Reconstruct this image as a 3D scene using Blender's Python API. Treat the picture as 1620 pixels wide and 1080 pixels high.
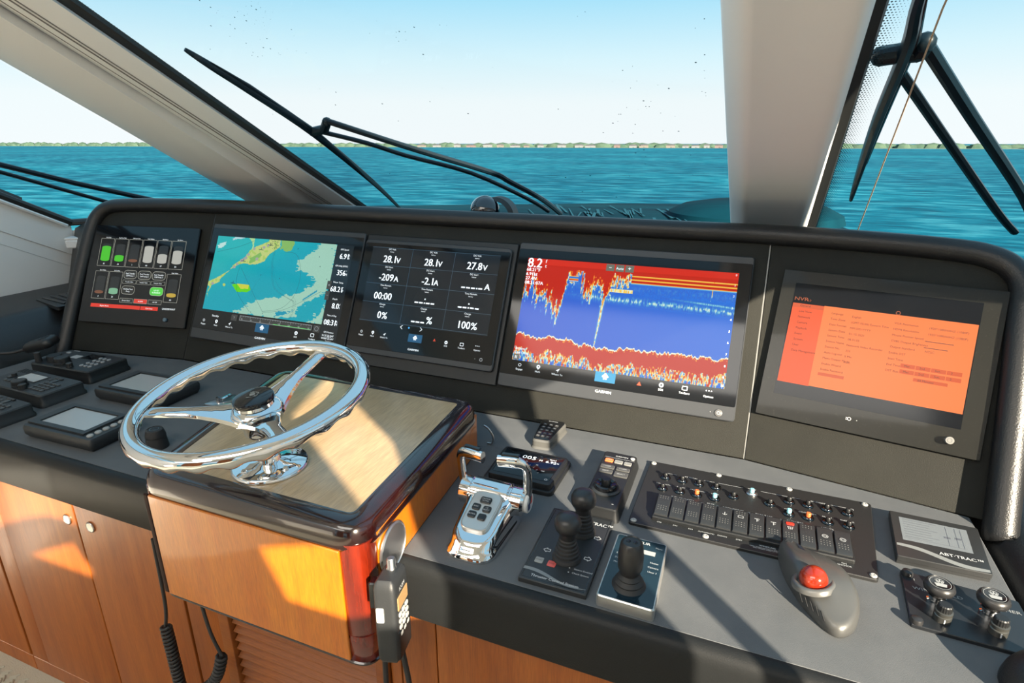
import bpy, bmesh, math, random
import numpy as np
from mathutils import Vector, Matrix, Euler
random.seed(7)
scene = bpy.context.scene
for o in list(bpy.data.objects): bpy.data.objects.remove(o)
C = scene.collection
H = 1.44            # eye height of the camera above the cabin floor (metres)
rad = math.radians

# ------------------------------------------------------------------ camera
cam_d = bpy.data.cameras.new('camera')
cam_d.sensor_width = 36.0
cam_d.lens = 36.0 * 930.0 / 1620.0
cam_d.clip_start = 0.02; cam_d.clip_end = 6000
cam = bpy.data.objects.new('camera', cam_d); C.objects.link(cam)
cam.location = (0, 0, H)
cam.rotation_euler = (rad(90) - math.atan(314 / 930.0), 0, rad(21.9))
scene.camera = cam

# ------------------------------------------------------------------ light and exposure
scene.view_settings.view_transform = 'Standard'
scene.view_settings.look = 'None'
scene.view_settings.gamma = 1.0
scene.view_settings.use_curve_mapping = False
scene.view_settings.exposure = 0.0
SKY = 1.0
w = bpy.data.worlds.new('sky'); scene.world = w; w.use_nodes = True
nt = w.node_tree; nt.nodes.clear()
tc = nt.nodes.new('ShaderNodeTexCoord'); sx = nt.nodes.new('ShaderNodeSeparateXYZ')
rp = nt.nodes.new('ShaderNodeValToRGB'); bg = nt.nodes.new('ShaderNodeBackground'); wo = nt.nodes.new('ShaderNodeOutputWorld')
mp = nt.nodes.new('ShaderNodeMapRange'); mp.inputs[1].default_value = -1; mp.inputs[2].default_value = 1
nt.links.new(tc.outputs['Generated'], sx.inputs[0]); nt.links.new(sx.outputs[2], mp.inputs[0]); nt.links.new(mp.outputs[0], rp.inputs[0])
nt.links.new(rp.outputs[0], bg.inputs[0]); nt.links.new(bg.outputs[0], wo.inputs[0]); bg.inputs[1].default_value = SKY
stops = [(0.0, (.02, .13, .2)), (.49, (.1, .35, .45)), (.5, (.96, .985, 1.0)), (.53, (.93, .985, 1.0)), (.56, (.73, .93, 1.0)),
         (.60, (.42, .78, .97)), (.70, (.42, .74, .95)), (1.0, (.4, .68, .92))]
el = rp.color_ramp.elements
el[0].position = stops[0][0]; el[0].color = (*stops[0][1], 1); el[1].position = stops[-1][0]; el[1].color = (*stops[-1][1], 1)
for p, c in stops[1:-1]:
    e = el.new(p); e.color = (*c, 1)
sun_d = bpy.data.lights.new('sun', 'SUN'); sun_d.energy = 19.0; sun_d.angle = rad(0.35); sun_d.color = (1.0, .87, .68)
sun = bpy.data.objects.new('sun', sun_d); C.objects.link(sun)
SUNDIR = Vector((.651, -.651, .391)).normalized()
sun.rotation_euler = SUNDIR.to_track_quat('Z', 'Y').to_euler(); sun.location = (4, -4, 6)
def lamp(name, loc, size, energy, col=(1, .95, .88), rot=(0, 0, 0)):
    d = bpy.data.lights.new(name, 'AREA'); d.shape = 'RECTANGLE'; d.size = size[0]; d.size_y = size[1]; d.energy = energy; d.color = col
    o = bpy.data.objects.new(name, d); C.objects.link(o); o.location = loc; o.rotation_euler = rot; return o
lamp('ceiling_light', (-.6, -.9, 2.38), (1.6, .8), 24)  # fill lamp added under the headliner to brighten the cabin
lamp('ceiling_light', (-1.5, -2.3, 2.38), (1.6, .8), 24)  # second added fill lamp, further aft

# ------------------------------------------------------------------ helpers
def lin(h):
    h = h.lstrip('#'); r = [int(h[i:i + 2], 16) / 255 for i in (0, 2, 4)]
    return tuple(c / 12.92 if c <= .04045 else ((c + .055) / 1.055) ** 2.4 for c in r)
def lk(nt, a, b): nt.links.new(a, b)
MATS = {}
def mat(name, col, rough=.5, metal=0, spec=.5, coat=0, bump=None, var=None, emit=0, ecol=None, coatr=.05):
    if name in MATS: return MATS[name]
    m = bpy.data.materials.new(name); m.use_nodes = True; nt = m.node_tree; b = nt.nodes['Principled BSDF']
    c = lin(col) if isinstance(col, str) else col
    b.inputs['Base Color'].default_value = (*c, 1); b.inputs['Roughness'].default_value = rough; b.inputs['Metallic'].default_value = metal
    b.inputs['Specular IOR Level'].default_value = spec; b.inputs['Coat Weight'].default_value = coat; b.inputs['Coat Roughness'].default_value = coatr
    if emit:
        e = lin(ecol) if isinstance(ecol, str) else (ecol or c)
        b.inputs['Emission Color'].default_value = (*e, 1); b.inputs['Emission Strength'].default_value = emit
    t = nt.nodes.new('ShaderNodeTexCoord')
    if bump:
        sc, st = bump[:2]
        n = nt.nodes.new('ShaderNodeTexNoise'); n.inputs['Scale'].default_value = sc; n.inputs['Detail'].default_value = 3
        bp = nt.nodes.new('ShaderNodeBump'); bp.inputs['Strength'].default_value = st; bp.inputs['Distance'].default_value = .002
        lk(nt, t.outputs['Object'], n.inputs['Vector']); lk(nt, n.outputs[0], bp.inputs['Height']); lk(nt, bp.outputs[0], b.inputs['Normal'])
    if var:   # (scale, colour2, (sx,sy,sz), lo, hi)
        sc, c2, s3, lo, hi = var
        mpn = nt.nodes.new('ShaderNodeMapping'); mpn.inputs['Scale'].default_value = s3
        n = nt.nodes.new('ShaderNodeTexNoise'); n.inputs['Scale'].default_value = sc; n.inputs['Detail'].default_value = 5; n.inputs['Roughness'].default_value = .6
        cr = nt.nodes.new('ShaderNodeValToRGB'); cr.color_ramp.elements[0].position = lo; cr.color_ramp.elements[1].position = hi
        c2 = lin(c2) if isinstance(c2, str) else c2
        cr.color_ramp.elements[0].color = (*c, 1); cr.color_ramp.elements[1].color = (*c2, 1)
        lk(nt, t.outputs['Object'], mpn.inputs[0]); lk(nt, mpn.outputs[0], n.inputs['Vector']); lk(nt, n.outputs[0], cr.inputs[0]); lk(nt, cr.outputs[0], b.inputs['Base Color'])
    MATS[name] = m; return m

class B:
    """collects shapes into one bmesh"""
    def __init__(s): s.bm = bmesh.new()
    def raw(s, vs, fs, mi=0):
        v = [s.bm.verts.new(p) for p in vs]; out = []
        for f in fs:
            try:
                q = s.bm.faces.new([v[i] for i in f]); q.material_index = mi; out.append(q)
            except ValueError: pass
        return v
    def box(s, c, d, rot=None, bev=0):
        x, y, z = [k / 2 for k in d]; M = Matrix.Rotation(rot[0], 3, 'X') if rot and isinstance(rot, tuple) and len(rot) == 1 else (Euler(rot).to_matrix() if rot else Matrix.Identity(3))
        if bev:
            poly = [(-x, -y), (x, -y), (x, y), (-x, y)]
            return s.stack(poly, [(bev, -z), (0, -z + bev), (0, z - bev), (bev, z)], r=max(bev * 1.5, .0001), n=3, M=M, c=c)
        P = [Vector(c) + M @ Vector((i * x, j * y, k * z)) for i in (-1, 1) for j in (-1, 1) for k in (-1, 1)]
        s.raw(P, [(0, 1, 3, 2), (4, 6, 7, 5), (0, 4, 5, 1), (2, 3, 7, 6), (0, 2, 6, 4), (1, 5, 7, 3)]); return s
    def stack(s, poly, prof, r=0, n=4, M=None, c=(0, 0, 0), caps=(True, True)):
        """poly: ccw outline; prof: list of (inset, z); corners rounded by r"""
        rings = []
        for ins, z in prof:
            o = roundpoly(inset(poly, ins), max(r - ins, r * .15) if r else 0, n)
            rings.append([Vector((p[0], p[1], z)) for p in o])
        s.loft(rings, M=M, c=c, caps=caps); return s
    def loft(s, rings, M=None, c=(0, 0, 0), caps=(True, True), closed=True):
        M = M or Matrix.Identity(3); c = Vector(c)
        R = [[s.bm.verts.new(c + M @ Vector(p)) for p in ring] for ring in rings]
        for a, b in zip(R, R[1:]):
            m = len(a)
            for i in range(m if closed else m - 1):
                try: s.bm.faces.new((a[i], a[(i + 1) % m], b[(i + 1) % m], b[i]))
                except ValueError: pass
        if caps[0] and closed: s.bm.faces.new(list(reversed(R[0])))
        if caps[1] and closed: s.bm.faces.new(R[-1])
        return s
    def lathe(s, prof, c=(0, 0, 0), axis=(0, 0, 1), n=24, M=None):
        """prof: (radius, height) list"""
        q = Vector((0, 0, 1)).rotation_difference(Vector(axis)).to_matrix() if M is None else M
        rings = [[(max(r, 1e-5) * math.cos(2 * math.pi * i / n), max(r, 1e-5) * math.sin(2 * math.pi * i / n), h) for i in range(n)] for r, h in prof]
        return s.loft(rings, M=q, c=c)
    def cyl(s, a, b, r0, r1=None, n=16):
        a = Vector(a); b = Vector(b); r1 = r0 if r1 is None else r1
        return s.lathe([(r0, 0), (r1, (b - a).length)], c=a, axis=(b - a), n=n)
    def tube(s, pts, r, n=10, closed=False, caps=True, flat=None):
        P = [Vector(p) for p in pts]; m = len(P); rings = []; up = None
        for i in range(m):
            if closed: t = P[(i + 1) % m] - P[i - 1]
            else: t = P[min(i + 1, m - 1)] - P[max(i - 1, 0)]
            t.normalize()
            if up is None: up = Vector((0, 0, 1)) if abs(t.z) < .9 else Vector((0, 1, 0))
            sd = t.cross(up).normalized(); up = sd.cross(t).normalized()
            rr = r(i / (m - 1)) if callable(r) else r
            fx, fy = flat or (1, 1)
            rings.append([P[i] + (sd * math.cos(2 * math.pi * k / n) * fx + up * math.sin(2 * math.pi * k / n) * fy) * rr for k in range(n)])
        if closed: rings.append(rings[0])
        if closed:
            R = [[s.bm.verts.new(p) for p in ring] for ring in rings[:-1]]
            for i in range(len(R)):
                a, b = R[i], R[(i + 1) % len(R)]
                for k in range(n): s.bm.faces.new((a[k], b[k], b[(k + 1) % n], a[(k + 1) % n]))
        else: s.loft([list(reversed(q)) for q in rings], caps=(caps, caps))
        return s
    def sphere(s, c, r, n=16, sc=(1, 1, 1), M=None, lo=-90, hi=90):
        k = n // 2; rings = []
        for j in range(k + 1):
            a = rad(lo + (hi - lo) * j / k)
            rings.append([(max(math.cos(a), 1e-4) * r * sc[0] * math.cos(2 * math.pi * i / n), max(math.cos(a), 1e-4) * r * sc[1] * math.sin(2 * math.pi * i / n), math.sin(a) * r * sc[2]) for i in range(n)])
        return s.loft(rings, M=M, c=c)
    def poly(s, pts, z=0):
        v = [s.bm.verts.new((p[0], p[1], z)) for p in pts]
        try: s.bm.faces.new(v)
        except ValueError: pass
        return s
    def rect(s, x0, y0, x1, y1, z=0): return s.poly([(x0, y0), (x1, y0), (x1, y1), (x0, y1)], z)
    def line(s, pts, w, z=0):
        for a, b in zip(pts, pts[1:]):
            a = Vector(a[:2]); b = Vector(b[:2]); d = (b - a)
            if d.length < 1e-7: continue
            nrm = Vector((-d.y, d.x)).normalized() * w / 2
            s.poly([a - nrm, b - nrm, b + nrm, a + nrm], z)
        return s
    def text(s, body, x, y, size, z=0, al='C', sx=1, M=None, c=(0, 0, 0), bold=False):
        P, F, bb = textmesh(body)
        k = size / .73
        ox = {'L': -bb[0], 'C': -(bb[0] + bb[2]) / 2, 'R': -bb[2]}[al]
        pts = [Vector(((p[0] + ox) * k * sx + x, p[1] * k + y, z)) for p in P]
        if M is not None: pts = [Vector(c) + M @ p for p in pts]
        s.raw(pts, F)
        if bold: s.text(body, x + size * .05, y, size, z + 2e-5, al, sx, M, c)
        return s
TCACHE = {}
def textmesh(body):
    if body in TCACHE: return TCACHE[body]
    cu = bpy.data.curves.new('t', 'FONT'); cu.body = body; cu.size = 1; cu.resolution_u = 2
    ob = bpy.data.objects.new('t', cu); C.objects.link(ob)
    dg = bpy.context.evaluated_depsgraph_get(); me = bpy.data.meshes.new_from_object(ob.evaluated_get(dg))
    P = [tuple(v.co) for v in me.vertices]; F = [tuple(p.vertices) for p in me.polygons]
    bb = (min(p[0] for p in P), min(p[1] for p in P), max(p[0] for p in P), max(p[1] for p in P)) if P else (0, 0, 0, 0)
    bpy.data.objects.remove(ob); bpy.data.meshes.remove(me); bpy.data.curves.remove(cu)
    TCACHE[body] = (P, F, bb); return TCACHE[body]
def inset(poly, d):
    if abs(d) < 1e-9: return [tuple(p) for p in poly]
    out = []; n = len(poly)
    for i in range(n):
        p0, p1, p2 = Vector(poly[i - 1]), Vector(poly[i]), Vector(poly[(i + 1) % n])
        a = (p1 - p0).normalized(); b = (p2 - p1).normalized()
        na = Vector((-a.y, a.x)); nb = Vector((-b.y, b.x)); m = na + nb
        if m.length < 1e-6: m = na
        m.normalize(); k = d / max(m.dot(na), .3); out.append(tuple(p1 + m * k))
    return out
def roundpoly(poly, r, n=4):
    if r <= 0: return [tuple(p) for p in poly]
    out = []; m = len(poly)
    for i in range(m):
        p0, p1, p2 = Vector(poly[i - 1]), Vector(poly[i]), Vector(poly[(i + 1) % m])
        a = (p0 - p1); b = (p2 - p1); la, lb = a.length, b.length; a.normalize(); b.normalize()
        ang = a.angle(b, math.pi / 2); t = min(r / math.tan(max(ang, .2) / 2), la * .45, lb * .45)
        s, e = p1 + a * t, p1 + b * t
        for k in range(n + 1):
            u = k / n; out.append(tuple((1 - u) ** 2 * s + 2 * u * (1 - u) * p1 + u * u * e))
    return out
def smooth_curve(pts, per=6, closed=True):
    P = [Vector(p) for p in pts]; n = len(P); out = []
    for i in range(n if closed else n - 1):
        if closed: a, b, c, d = P[i - 1], P[i], P[(i + 1) % n], P[(i + 2) % n]
        else: a, b, c, d = P[max(i - 1, 0)], P[i], P[i + 1], P[min(i + 2, n - 1)]
        for k in range(per):
            t = k / per
            out.append(.5 * ((2 * b) + (c - a) * t + (2 * a - 5 * b + 4 * c - d) * t * t + (-a + 3 * b - 3 * c + d) * t ** 3))
    if not closed: out.append(P[-1])
    return out
ROOTS = []
def finish(b, name, m, parent=None, off=(0, 0, 0), angle=35, flip=False):
    bm = b.bm if isinstance(b, B) else b
    if off != (0, 0, 0): bmesh.ops.translate(bm, verts=bm.verts, vec=-Vector(off))
    bmesh.ops.recalc_face_normals(bm, faces=bm.faces) if not flip else None
    me = bpy.data.meshes.new(name); bm.to_mesh(me); bm.free()
    for p in me.polygons: p.use_smooth = True
    me.set_sharp_from_angle(angle=rad(angle))
    for k in (m if isinstance(m, (list, tuple)) else [m]): me.materials.append(k)
    o = bpy.data.objects.new(name, me); C.objects.link(o)
    if parent is not None: o.parent = parent
    else: ROOTS.append(o)
    return o
def props(o, label=None, cat=None, group=None, kind=None):
    if label: o['label'] = label
    if cat: o['category'] = cat
    if group: o['group'] = group
    if kind: o['kind'] = kind
    return o
class Thing:
    """an Empty at the thing's base; its parts are built in the coordinates of 'frame' (off subtracted) or locally"""
    def __init__(s, name, label, cat, loc=(0, 0, 0), frame=None, yaw=0, group=None, local=False):
        s.o = bpy.data.objects.new(name, None); C.objects.link(s.o); s.o.empty_display_size = .05
        M = (frame or Matrix.Identity(4)) @ Matrix.Translation(loc) @ Matrix.Rotation(rad(yaw), 4, 'Z')
        s.o.matrix_world = M; s.off = (0, 0, 0) if (local or yaw) else tuple(loc); ROOTS.append(s.o)
        props(s.o, label, cat, group)
    def part(s, b, name, m, parent=None, label=None, angle=35, kind=None, flip=False):
        o = finish(b, name, m, parent or s.o, s.off, angle, flip)
        if kind is None and any(k in name for k in ('icons', 'readout', 'print', 'marks', 'lettering', '_text', 'lines', 'outlines', 'readings', 'gain_', 'arrows')): kind = 'stuff'
        props(o, label, kind=kind); return o
def copy_tree(o, parent=None):
    c = o.copy(); C.objects.link(c)
    if parent is not None: c.parent = parent
    else: ROOTS.append(c)
    for ch in [k for k in o.children]: copy_tree(ch, c)
    return c
def structure(b, name, m, label=None, **k):
    o = finish(b, name, m, **k); o['kind'] = 'structure'
    if label: o['label'] = label
    return o
def single(b, name, m, label, cat, group=None, loc=None, angle=35, kind=None):
    o = finish(b, name, m, angle=angle, off=loc or (0, 0, 0))
    if loc: o.location = loc
    return props(o, label, cat, group, kind)
def plate(b, outer, holes, th, fn):
    """flat plate with holes. outer/holes are 2D; fn maps (a,b,depth) to 3D"""
    bm = bmesh.new(); loops = [outer] + holes; es = []
    for lp in loops:
        v = [bm.verts.new((p[0], p[1], 0)) for p in lp]
        for i in range(len(v)): es.append(bm.edges.new((v[i], v[(i + 1) % len(v)])))
    bmesh.ops.triangle_fill(bm, use_beauty=True, edges=es)
    vs = [tuple(v.co) for v in bm.verts]; bm.verts.index_update(); fs = [[v.index for v in f.verts] for f in bm.faces]; bm.free()
    b.raw([fn(x, y, 0) for x, y, _ in vs], fs); b.raw([fn(x, y, th) for x, y, _ in vs], fs)
    for lp in loops:
        for i in range(len(lp)):
            p, q = lp[i], lp[(i + 1) % len(lp)]
            b.raw([fn(*p, 0), fn(*q, 0), fn(*q, th), fn(*p, th)], [(0, 1, 2, 3)])
    return b
def rotframe(ox, oy, oz, yaw, tilt=26):
    return Matrix.Translation((ox, oy, oz)) @ Matrix.Rotation(rad(yaw), 4, 'Z') @ Matrix.Rotation(rad(90 - tilt), 4, 'X')
FC = rotframe(0, 1.163, -.612, 0); FL = rotframe(-1.527, 1.163, -.612, 9.5); FR = rotframe(.044, 1.163, -.612, -10)
CT = -.612        # counter top, relative to eye height

# ------------------------------------------------------------------ materials
vinyl = mat('grey_black_vinyl', (.088, .094, .1), .6, spec=.3, bump=(900, .25), var=(14, (.107, .112, .117), (1, 1, 1), .3, .7))
facade_m = mat('black_vinyl_panel', (.013, .013, .0105), .65, spec=.25, bump=(700, .3), var=(6, (.018, .018, .0145), (1, 1, 1), .35, .7))
padm = mat('padded_black_leather', (.011, .0115, .0125), .38, bump=(420, .3))
apronm = mat('black_satin_vinyl', (.014, .015, .0155), .45, spec=.2, bump=(700, .15))
blackp = mat('black_plastic', (.011, .012, .013), .42)
blackg = mat('black_gloss_plastic', (.008, .009, .011), .12)
darkg = mat('dark_grey_plastic', (.021, .023, .025), .45, bump=(900, .15))
rubber = mat('black_rubber', (.018, .018, .019), .6)
chrome = mat('chrome', (.74, .745, .75), .045, metal=1)
steel = mat('brushed_steel', (.5, .5, .5), .28, metal=1)
glassb = mat('black_display_glass', (.005, .006, .008), .06, spec=.45)
whitep = mat('white_print', (.42, .43, .43), .5, spec=.2, emit=.12, ecol=(.8, .82, .82))
litw = mat('lit_white_readout', (.8, .85, .88), .4, emit=.75, ecol=(.9, .95, 1))
litg = mat('lit_grey_readout', (.3, .33, .35), .4, emit=.32, ecol=(.8, .85, .9))
whitem = mat('white_gelcoat', (.8, .79, .77), .42, coat=.2)
headm = mat('grey_beige_liner', (.87, .855, .83), .5, bump=(500, .1))
gask = mat('black_gasket', (.018, .018, .017), .5)
def woodmat(name, a, b_, s3, sc=3.0, rough=.35, coat=.5, coatr=.08):
    m = mat(name, a, rough, var=(sc, b_, s3, .32, .68), coat=coat, coatr=coatr)
    nt = m.node_tree; p = nt.nodes['Principled BSDF']; t = [n for n in nt.nodes if n.type == 'TEX_COORD'][0]
    mp2 = nt.nodes.new('ShaderNodeMapping'); mp2.inputs['Scale'].default_value = tuple(k * 6 for k in s3)
    n2 = nt.nodes.new('ShaderNodeTexNoise'); n2.inputs['Scale'].default_value = sc * 4; n2.inputs['Detail'].default_value = 4
    mr = nt.nodes.new('ShaderNodeMapRange'); mr.inputs[1].default_value = .3; mr.inputs[2].default_value = .75; mr.inputs[3].default_value = .78; mr.inputs[4].default_value = 1.12
    mx = nt.nodes.new('ShaderNodeMixRGB'); mx.blend_type = 'MULTIPLY'; mx.inputs[0].default_value = 1
    src = p.inputs['Base Color'].links[0].from_socket
    lk(nt, t.outputs['Object'], mp2.inputs[0]); lk(nt, mp2.outputs[0], n2.inputs['Vector']); lk(nt, n2.outputs[0], mr.inputs[0])
    lk(nt, src, mx.inputs[1]); lk(nt, mr.outputs[0], mx.inputs[2]); lk(nt, mx.outputs[0], p.inputs['Base Color']); return m
teak = woodmat('satin_teak', '#87420f', '#a65c1e', (9, 9, .5), 2.6, .38, .25, .2)
podwood = woodmat('varnished_pod_veneer', '#b45c08', '#c4720f', (9, 9, .8), 2.4, .3, .7, .06)
podtopw = woodmat('varnished_pod_top_veneer', '#b0926a', '#c8a87e', (9, .6, 9), 2.4, .3, 1.0, .16)
mahog = woodmat('dark_mahogany_moulding', '#140403', '#280805', (1, 6, 6), 3, .2, 1, .05)
mahogp = woodmat('red_mahogany_post', '#330a06', '#84240c', (10, 10, .8), 3, .25, 1, .05)
louvw = woodmat('louvre_teak', '#7d3c12', '#99561f', (.6, 9, 9), 2.6, .4, .2, .2)
def glass_mat(name, tint, refl=.06):
    m = bpy.data.materials.new(name); m.use_nodes = True; nt = m.node_tree; nt.nodes.clear()
    tr = nt.nodes.new('ShaderNodeBsdfTransparent'); tr.inputs[0].default_value = (*tint, 1)
    gl = nt.nodes.new('ShaderNodeBsdfGlossy'); gl.inputs['Roughness'].default_value = .01
    fr = nt.nodes.new('ShaderNodeLayerWeight'); fr.inputs[0].default_value = .15
    ml = nt.nodes.new('ShaderNodeMath'); ml.operation = 'MULTIPLY'; ml.inputs[1].default_value = refl * 4
    mx = nt.nodes.new('ShaderNodeMixShader'); out = nt.nodes.new('ShaderNodeOutputMaterial')
    lk(nt, fr.outputs['Fresnel'], ml.inputs[0]); lk(nt, ml.outputs[0], mx.inputs[0]); lk(nt, tr.outputs[0], mx.inputs[1]); lk(nt, gl.outputs[0], mx.inputs[2]); lk(nt, mx.outputs[0], out.inputs[0])
    MATS[name] = m; return m
paneg = glass_mat('windshield_glass', (.95, .99, .995), .006)
# ================================================================== outside: sea, far shore, foredeck
SEA = -7.0 
def sea_mat():
    m = bpy.data.materials.new('teal_sea'); m.use_nodes = True; nt = m.node_tree; b = nt.nodes['Principled BSDF']
    t = nt.nodes.new('ShaderNodeTexCoord'); mp_ = nt.nodes.new('ShaderNodeMapping'); mp_.inputs['Scale'].default_value = (.35, .8, 1)
    n = nt.nodes.new('ShaderNodeTexNoise'); n.inputs['Scale'].default_value = .42; n.inputs['Detail'].default_value = 8; n.inputs['Roughness'].default_value = .62
    cr = nt.nodes.new('ShaderNodeValToRGB'); e = cr.color_ramp.elements
    e[0].position = .36; e[0].color = (.0, .052, .09, 1); e[1].position = .66; e[1].color = (.035, .215, .28, 1)
    k = e.new(.5); k.color = (.001, .105, .165, 1)
    n2 = nt.nodes.new('ShaderNodeTexNoise'); n2.inputs['Scale'].default_value = .014; n2.inputs['Detail'].default_value = 3
    cr2 = nt.nodes.new('ShaderNodeValToRGB'); f = cr2.color_ramp.elements; f[0].position = .42; f[0].color = (.72, .78, .82, 1); f[1].position = .6; f[1].color = (1.25, 1.15, 1.1, 1)
    mx = nt.nodes.new('ShaderNodeMixRGB'); mx.blend_type = 'MULTIPLY'; mx.inputs[0].default_value = 1
    bp = nt.nodes.new('ShaderNodeBump'); bp.inputs['Strength'].default_value = .7; bp.inputs['Distance'].default_value = .5
    lk(nt, t.outputs['Object'], mp_.inputs[0]); lk(nt, mp_.outputs[0], n.inputs['Vector']); lk(nt, n.outputs[0], cr.inputs[0]); lk(nt, t.outputs['Object'], n2.inputs['Vector']); lk(nt, n2.outputs[0], cr2.inputs[0])
    lk(nt, cr.outputs[0], mx.inputs[1]); lk(nt, cr2.outputs[0], mx.inputs[2]); lk(nt, mx.outputs[0], b.inputs['Base Color']); lk(nt, n.outputs[0], bp.inputs['Height']); lk(nt, bp.outputs[0], b.inputs['Normal'])
    b.inputs['Roughness'].default_value = .6; b.inputs['Specular IOR Level'].default_value = .03
    return m
b = B(); b.raw([(-5000, -600, SEA), (5000, -600, SEA), (5000, 5000, SEA), (-5000, 5000, SEA)], [(0, 1, 2, 3)])
o = structure(b, 'sea_surface', sea_mat(), 'teal choppy sea reaching to the horizon')
# far shore: a low hazy line of mangrove trees and pale waterfront houses
YS = 900.0
treem = mat('hazy_green_trees', (.05, .09, .065), .9, spec=.05, var=(.09, (.09, .13, .09), (1, 1, 1), .35, .65))
sandm = mat('pale_hazy_shore', (.1, .13, .11), .9)
b = B(); b.raw([(-2600, YS, SEA + .3), (420, YS, SEA + .3), (420, YS + 60, SEA + .8), (-2600, YS + 60, SEA + .8)], [(0, 1, 2, 3)])
b.raw([(-2600, YS, SEA - .5), (420, YS, SEA - .5), (420, YS, SEA + .3), (-2600, YS, SEA + .3)], [(0, 1, 2, 3)])
structure(b, 'far_shore_ground', sandm, 'thin pale strip of land along the horizon')
b = B(); x = -2500.0
while x < 400:
    wd = random.uniform(9, 20); hh = random.uniform(3.0, 5.6) * (1.25 if x < -900 else 1) * (1.1 if random.random() > .2 else .8)
    b.sphere((x, YS + random.uniform(16, 40), SEA + .5), 1, 8, (wd, 8, hh + 1.4)); x += wd * .8
props(finish(b, 'shoreline_trees', treem), 'low hazy green line of mangrove trees along the horizon', 'trees', kind='stuff')
hcols = [mat('house_wall_' + n, c, .8) for n, c in (('white', (.2, .2, .2)), ('cream', (.19, .165, .14)), ('pink', (.18, .13, .12)))]
roofm = mat('house_roof', (.11, .1, .1), .8)
def house(x, wdt, h, m, tall):
    cn = m.name.split('_')[-1]
    T = Thing('waterfront_house', 'tiny %s grey-roofed house among the trees on the far shoreline' % cn, 'house', (x, YS + 4, SEA + .3), group='%s waterfront houses on the far shore' % cn)
    b = B(); b.box((x, YS + 4, SEA + .3 + h / 2), (wdt, 7, h)); b.box((x + wdt * .3, YS + 1.2, SEA + .3 + h * .25), (wdt * .35, 3, h * .5)); T.part(b, 'wall', m)
    b = B(); b.raw([(x - wdt / 2 - .6, YS, SEA + .3 + h), (x + wdt / 2 + .6, YS, SEA + .3 + h), (x + wdt / 2 + .6, YS + 8, SEA + .3 + h), (x - wdt / 2 - .6, YS + 8, SEA + .3 + h), (x - wdt * .3, YS + 4, SEA + 1.7 + h), (x + wdt * .3, YS + 4, SEA + 1.7 + h)],
        [(0, 1, 5, 4), (1, 2, 5), (2, 3, 4, 5), (3, 0, 4), (0, 3, 2, 1)]); T.part(b, 'roof', roofm)
x = -560
while x < -25:
    wdt = random.uniform(7, 15); house(x, wdt, random.uniform(2.6, 4.6), random.choice(hcols), 0); x += wdt + random.choice((5, 9, 16, 26))
# foredeck beyond the windshield
deckm = mat('glossy_dark_teal_deck', (.0015, .018, .03), .75, spec=.05, var=(1.2, (.002, .034, .05), (1, 3, 1), .4, .62))
b = B()
prof = [(-2.0, 1.95), (-1.45, 2.35), (-.6, 2.8), (.12, 3.0), (.6, 3.0), (2.2, 2.2)]
near = [(x, 1.835 - .35 * max(0, -x - 1.8) - .0 * x) for x, _ in prof]
dz = lambda x: -.16 * min(1, max(0, (x - .12) / .4))
b.raw([(x, y, -.262 + dz(x)) for x, y in near] + [(x, (y + yy) / 2, -.25 + dz(x)) for (x, yy), (_, y) in zip(prof, near)] + [(x, yy, -.268 + dz(x)) for x, yy in prof] + [(x, yy + .08, -.6) for x, yy in prof],
      [(i + r * 6, i + 1 + r * 6, i + 7 + r * 6, i + 6 + r * 6) for r in range(3) for i in range(5)])
structure(b, 'foredeck_surface', deckm, 'dark teal glossy foredeck moulding outside the windshield')
b = B(); rs = []
for t, r in ((0, 1), (.35, .97), (.7, .8), (.9, .5), (1, .1)):
    rs.append([(.0 + .3 * r * math.cos(a), 2.3 + .26 * r * math.sin(a), -.262 + .075 * t) for a in [2 * math.pi * i / 28 for i in range(28)]])
b.loft(rs); single(b, 'deck_hatch', deckm, 'rounded dark deck hatch dome outside the glass beside the centre pillar', 'hatch')
saltm = mat('dried_salt_streak', (.012, .07, .1), .8, spec=.1)
b = B()
for i in range(40):
    x = random.uniform(-.7, -.05); y = random.uniform(1.92, 2.25); L = random.uniform(.1, .32); a = random.uniform(1.75, 2.05); ww = random.uniform(.004, .012)
    p = Vector((x, y)); q = p + Vector((math.cos(a), math.sin(a))) * L; nn = Vector((-math.sin(a), math.cos(a))) * ww
    b.raw([(p.x, p.y, -.2485), (p.x + nn.x, p.y + nn.y, -.2485), (q.x + nn.x, q.y + nn.y, -.2485), (q.x, q.y, -.2485)], [(0, 1, 2, 3)])
props(finish(b, 'salt_streaks', saltm), 'pale salt streaks dried on the dark foredeck', 'streaks', kind='stuff')

# ================================================================== cabin shell
WX = lambda y, x0, x1: x0 + (x1 - x0) * (1.8 - y) / 1.6       # x along a rib between y=1.8 and y=.2
def wp(x0, x1, y, off=0):                                     # point on the raked windshield plane
    z = -.225 + (1.8 - y) * .5145
    return (WX(y, x0, x1), y - .4576 * off, z - .8892 * off)
def wcol(y, x0, x1, off): return wp(x0, x1, y, off)
YT = .25
# glass panes
b = B(); b.raw([wp(-1.30, -1.259, 1.83), wp(-.04, -.09, 1.83), wp(-.04, -.09, YT), wp(-1.30, -1.259, YT)], [(0, 1, 2, 3)])
structure(b, 'window_1', paneg, 'large centre windshield pane')
b = B(); b.raw([wp(.14, .09, 2.13), wp(1.45, 1.3, 2.13), wp(1.4, 1.3, YT), wp(.14, .09, YT)], [(0, 1, 2, 3)])
structure(b, 'window_2', paneg, 'right windshield pane beyond the wide pillar')
b = B(); b.raw([(-1.82, 1.815, -.232), (-1.68, .25, .573), (-2.36, .25, .375), (-2.36, 1.43, -.276)], [(0, 1, 2, 3)])
structure(b, 'window_3', paneg, 'left windshield pane behind the slanted pillar')
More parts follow.
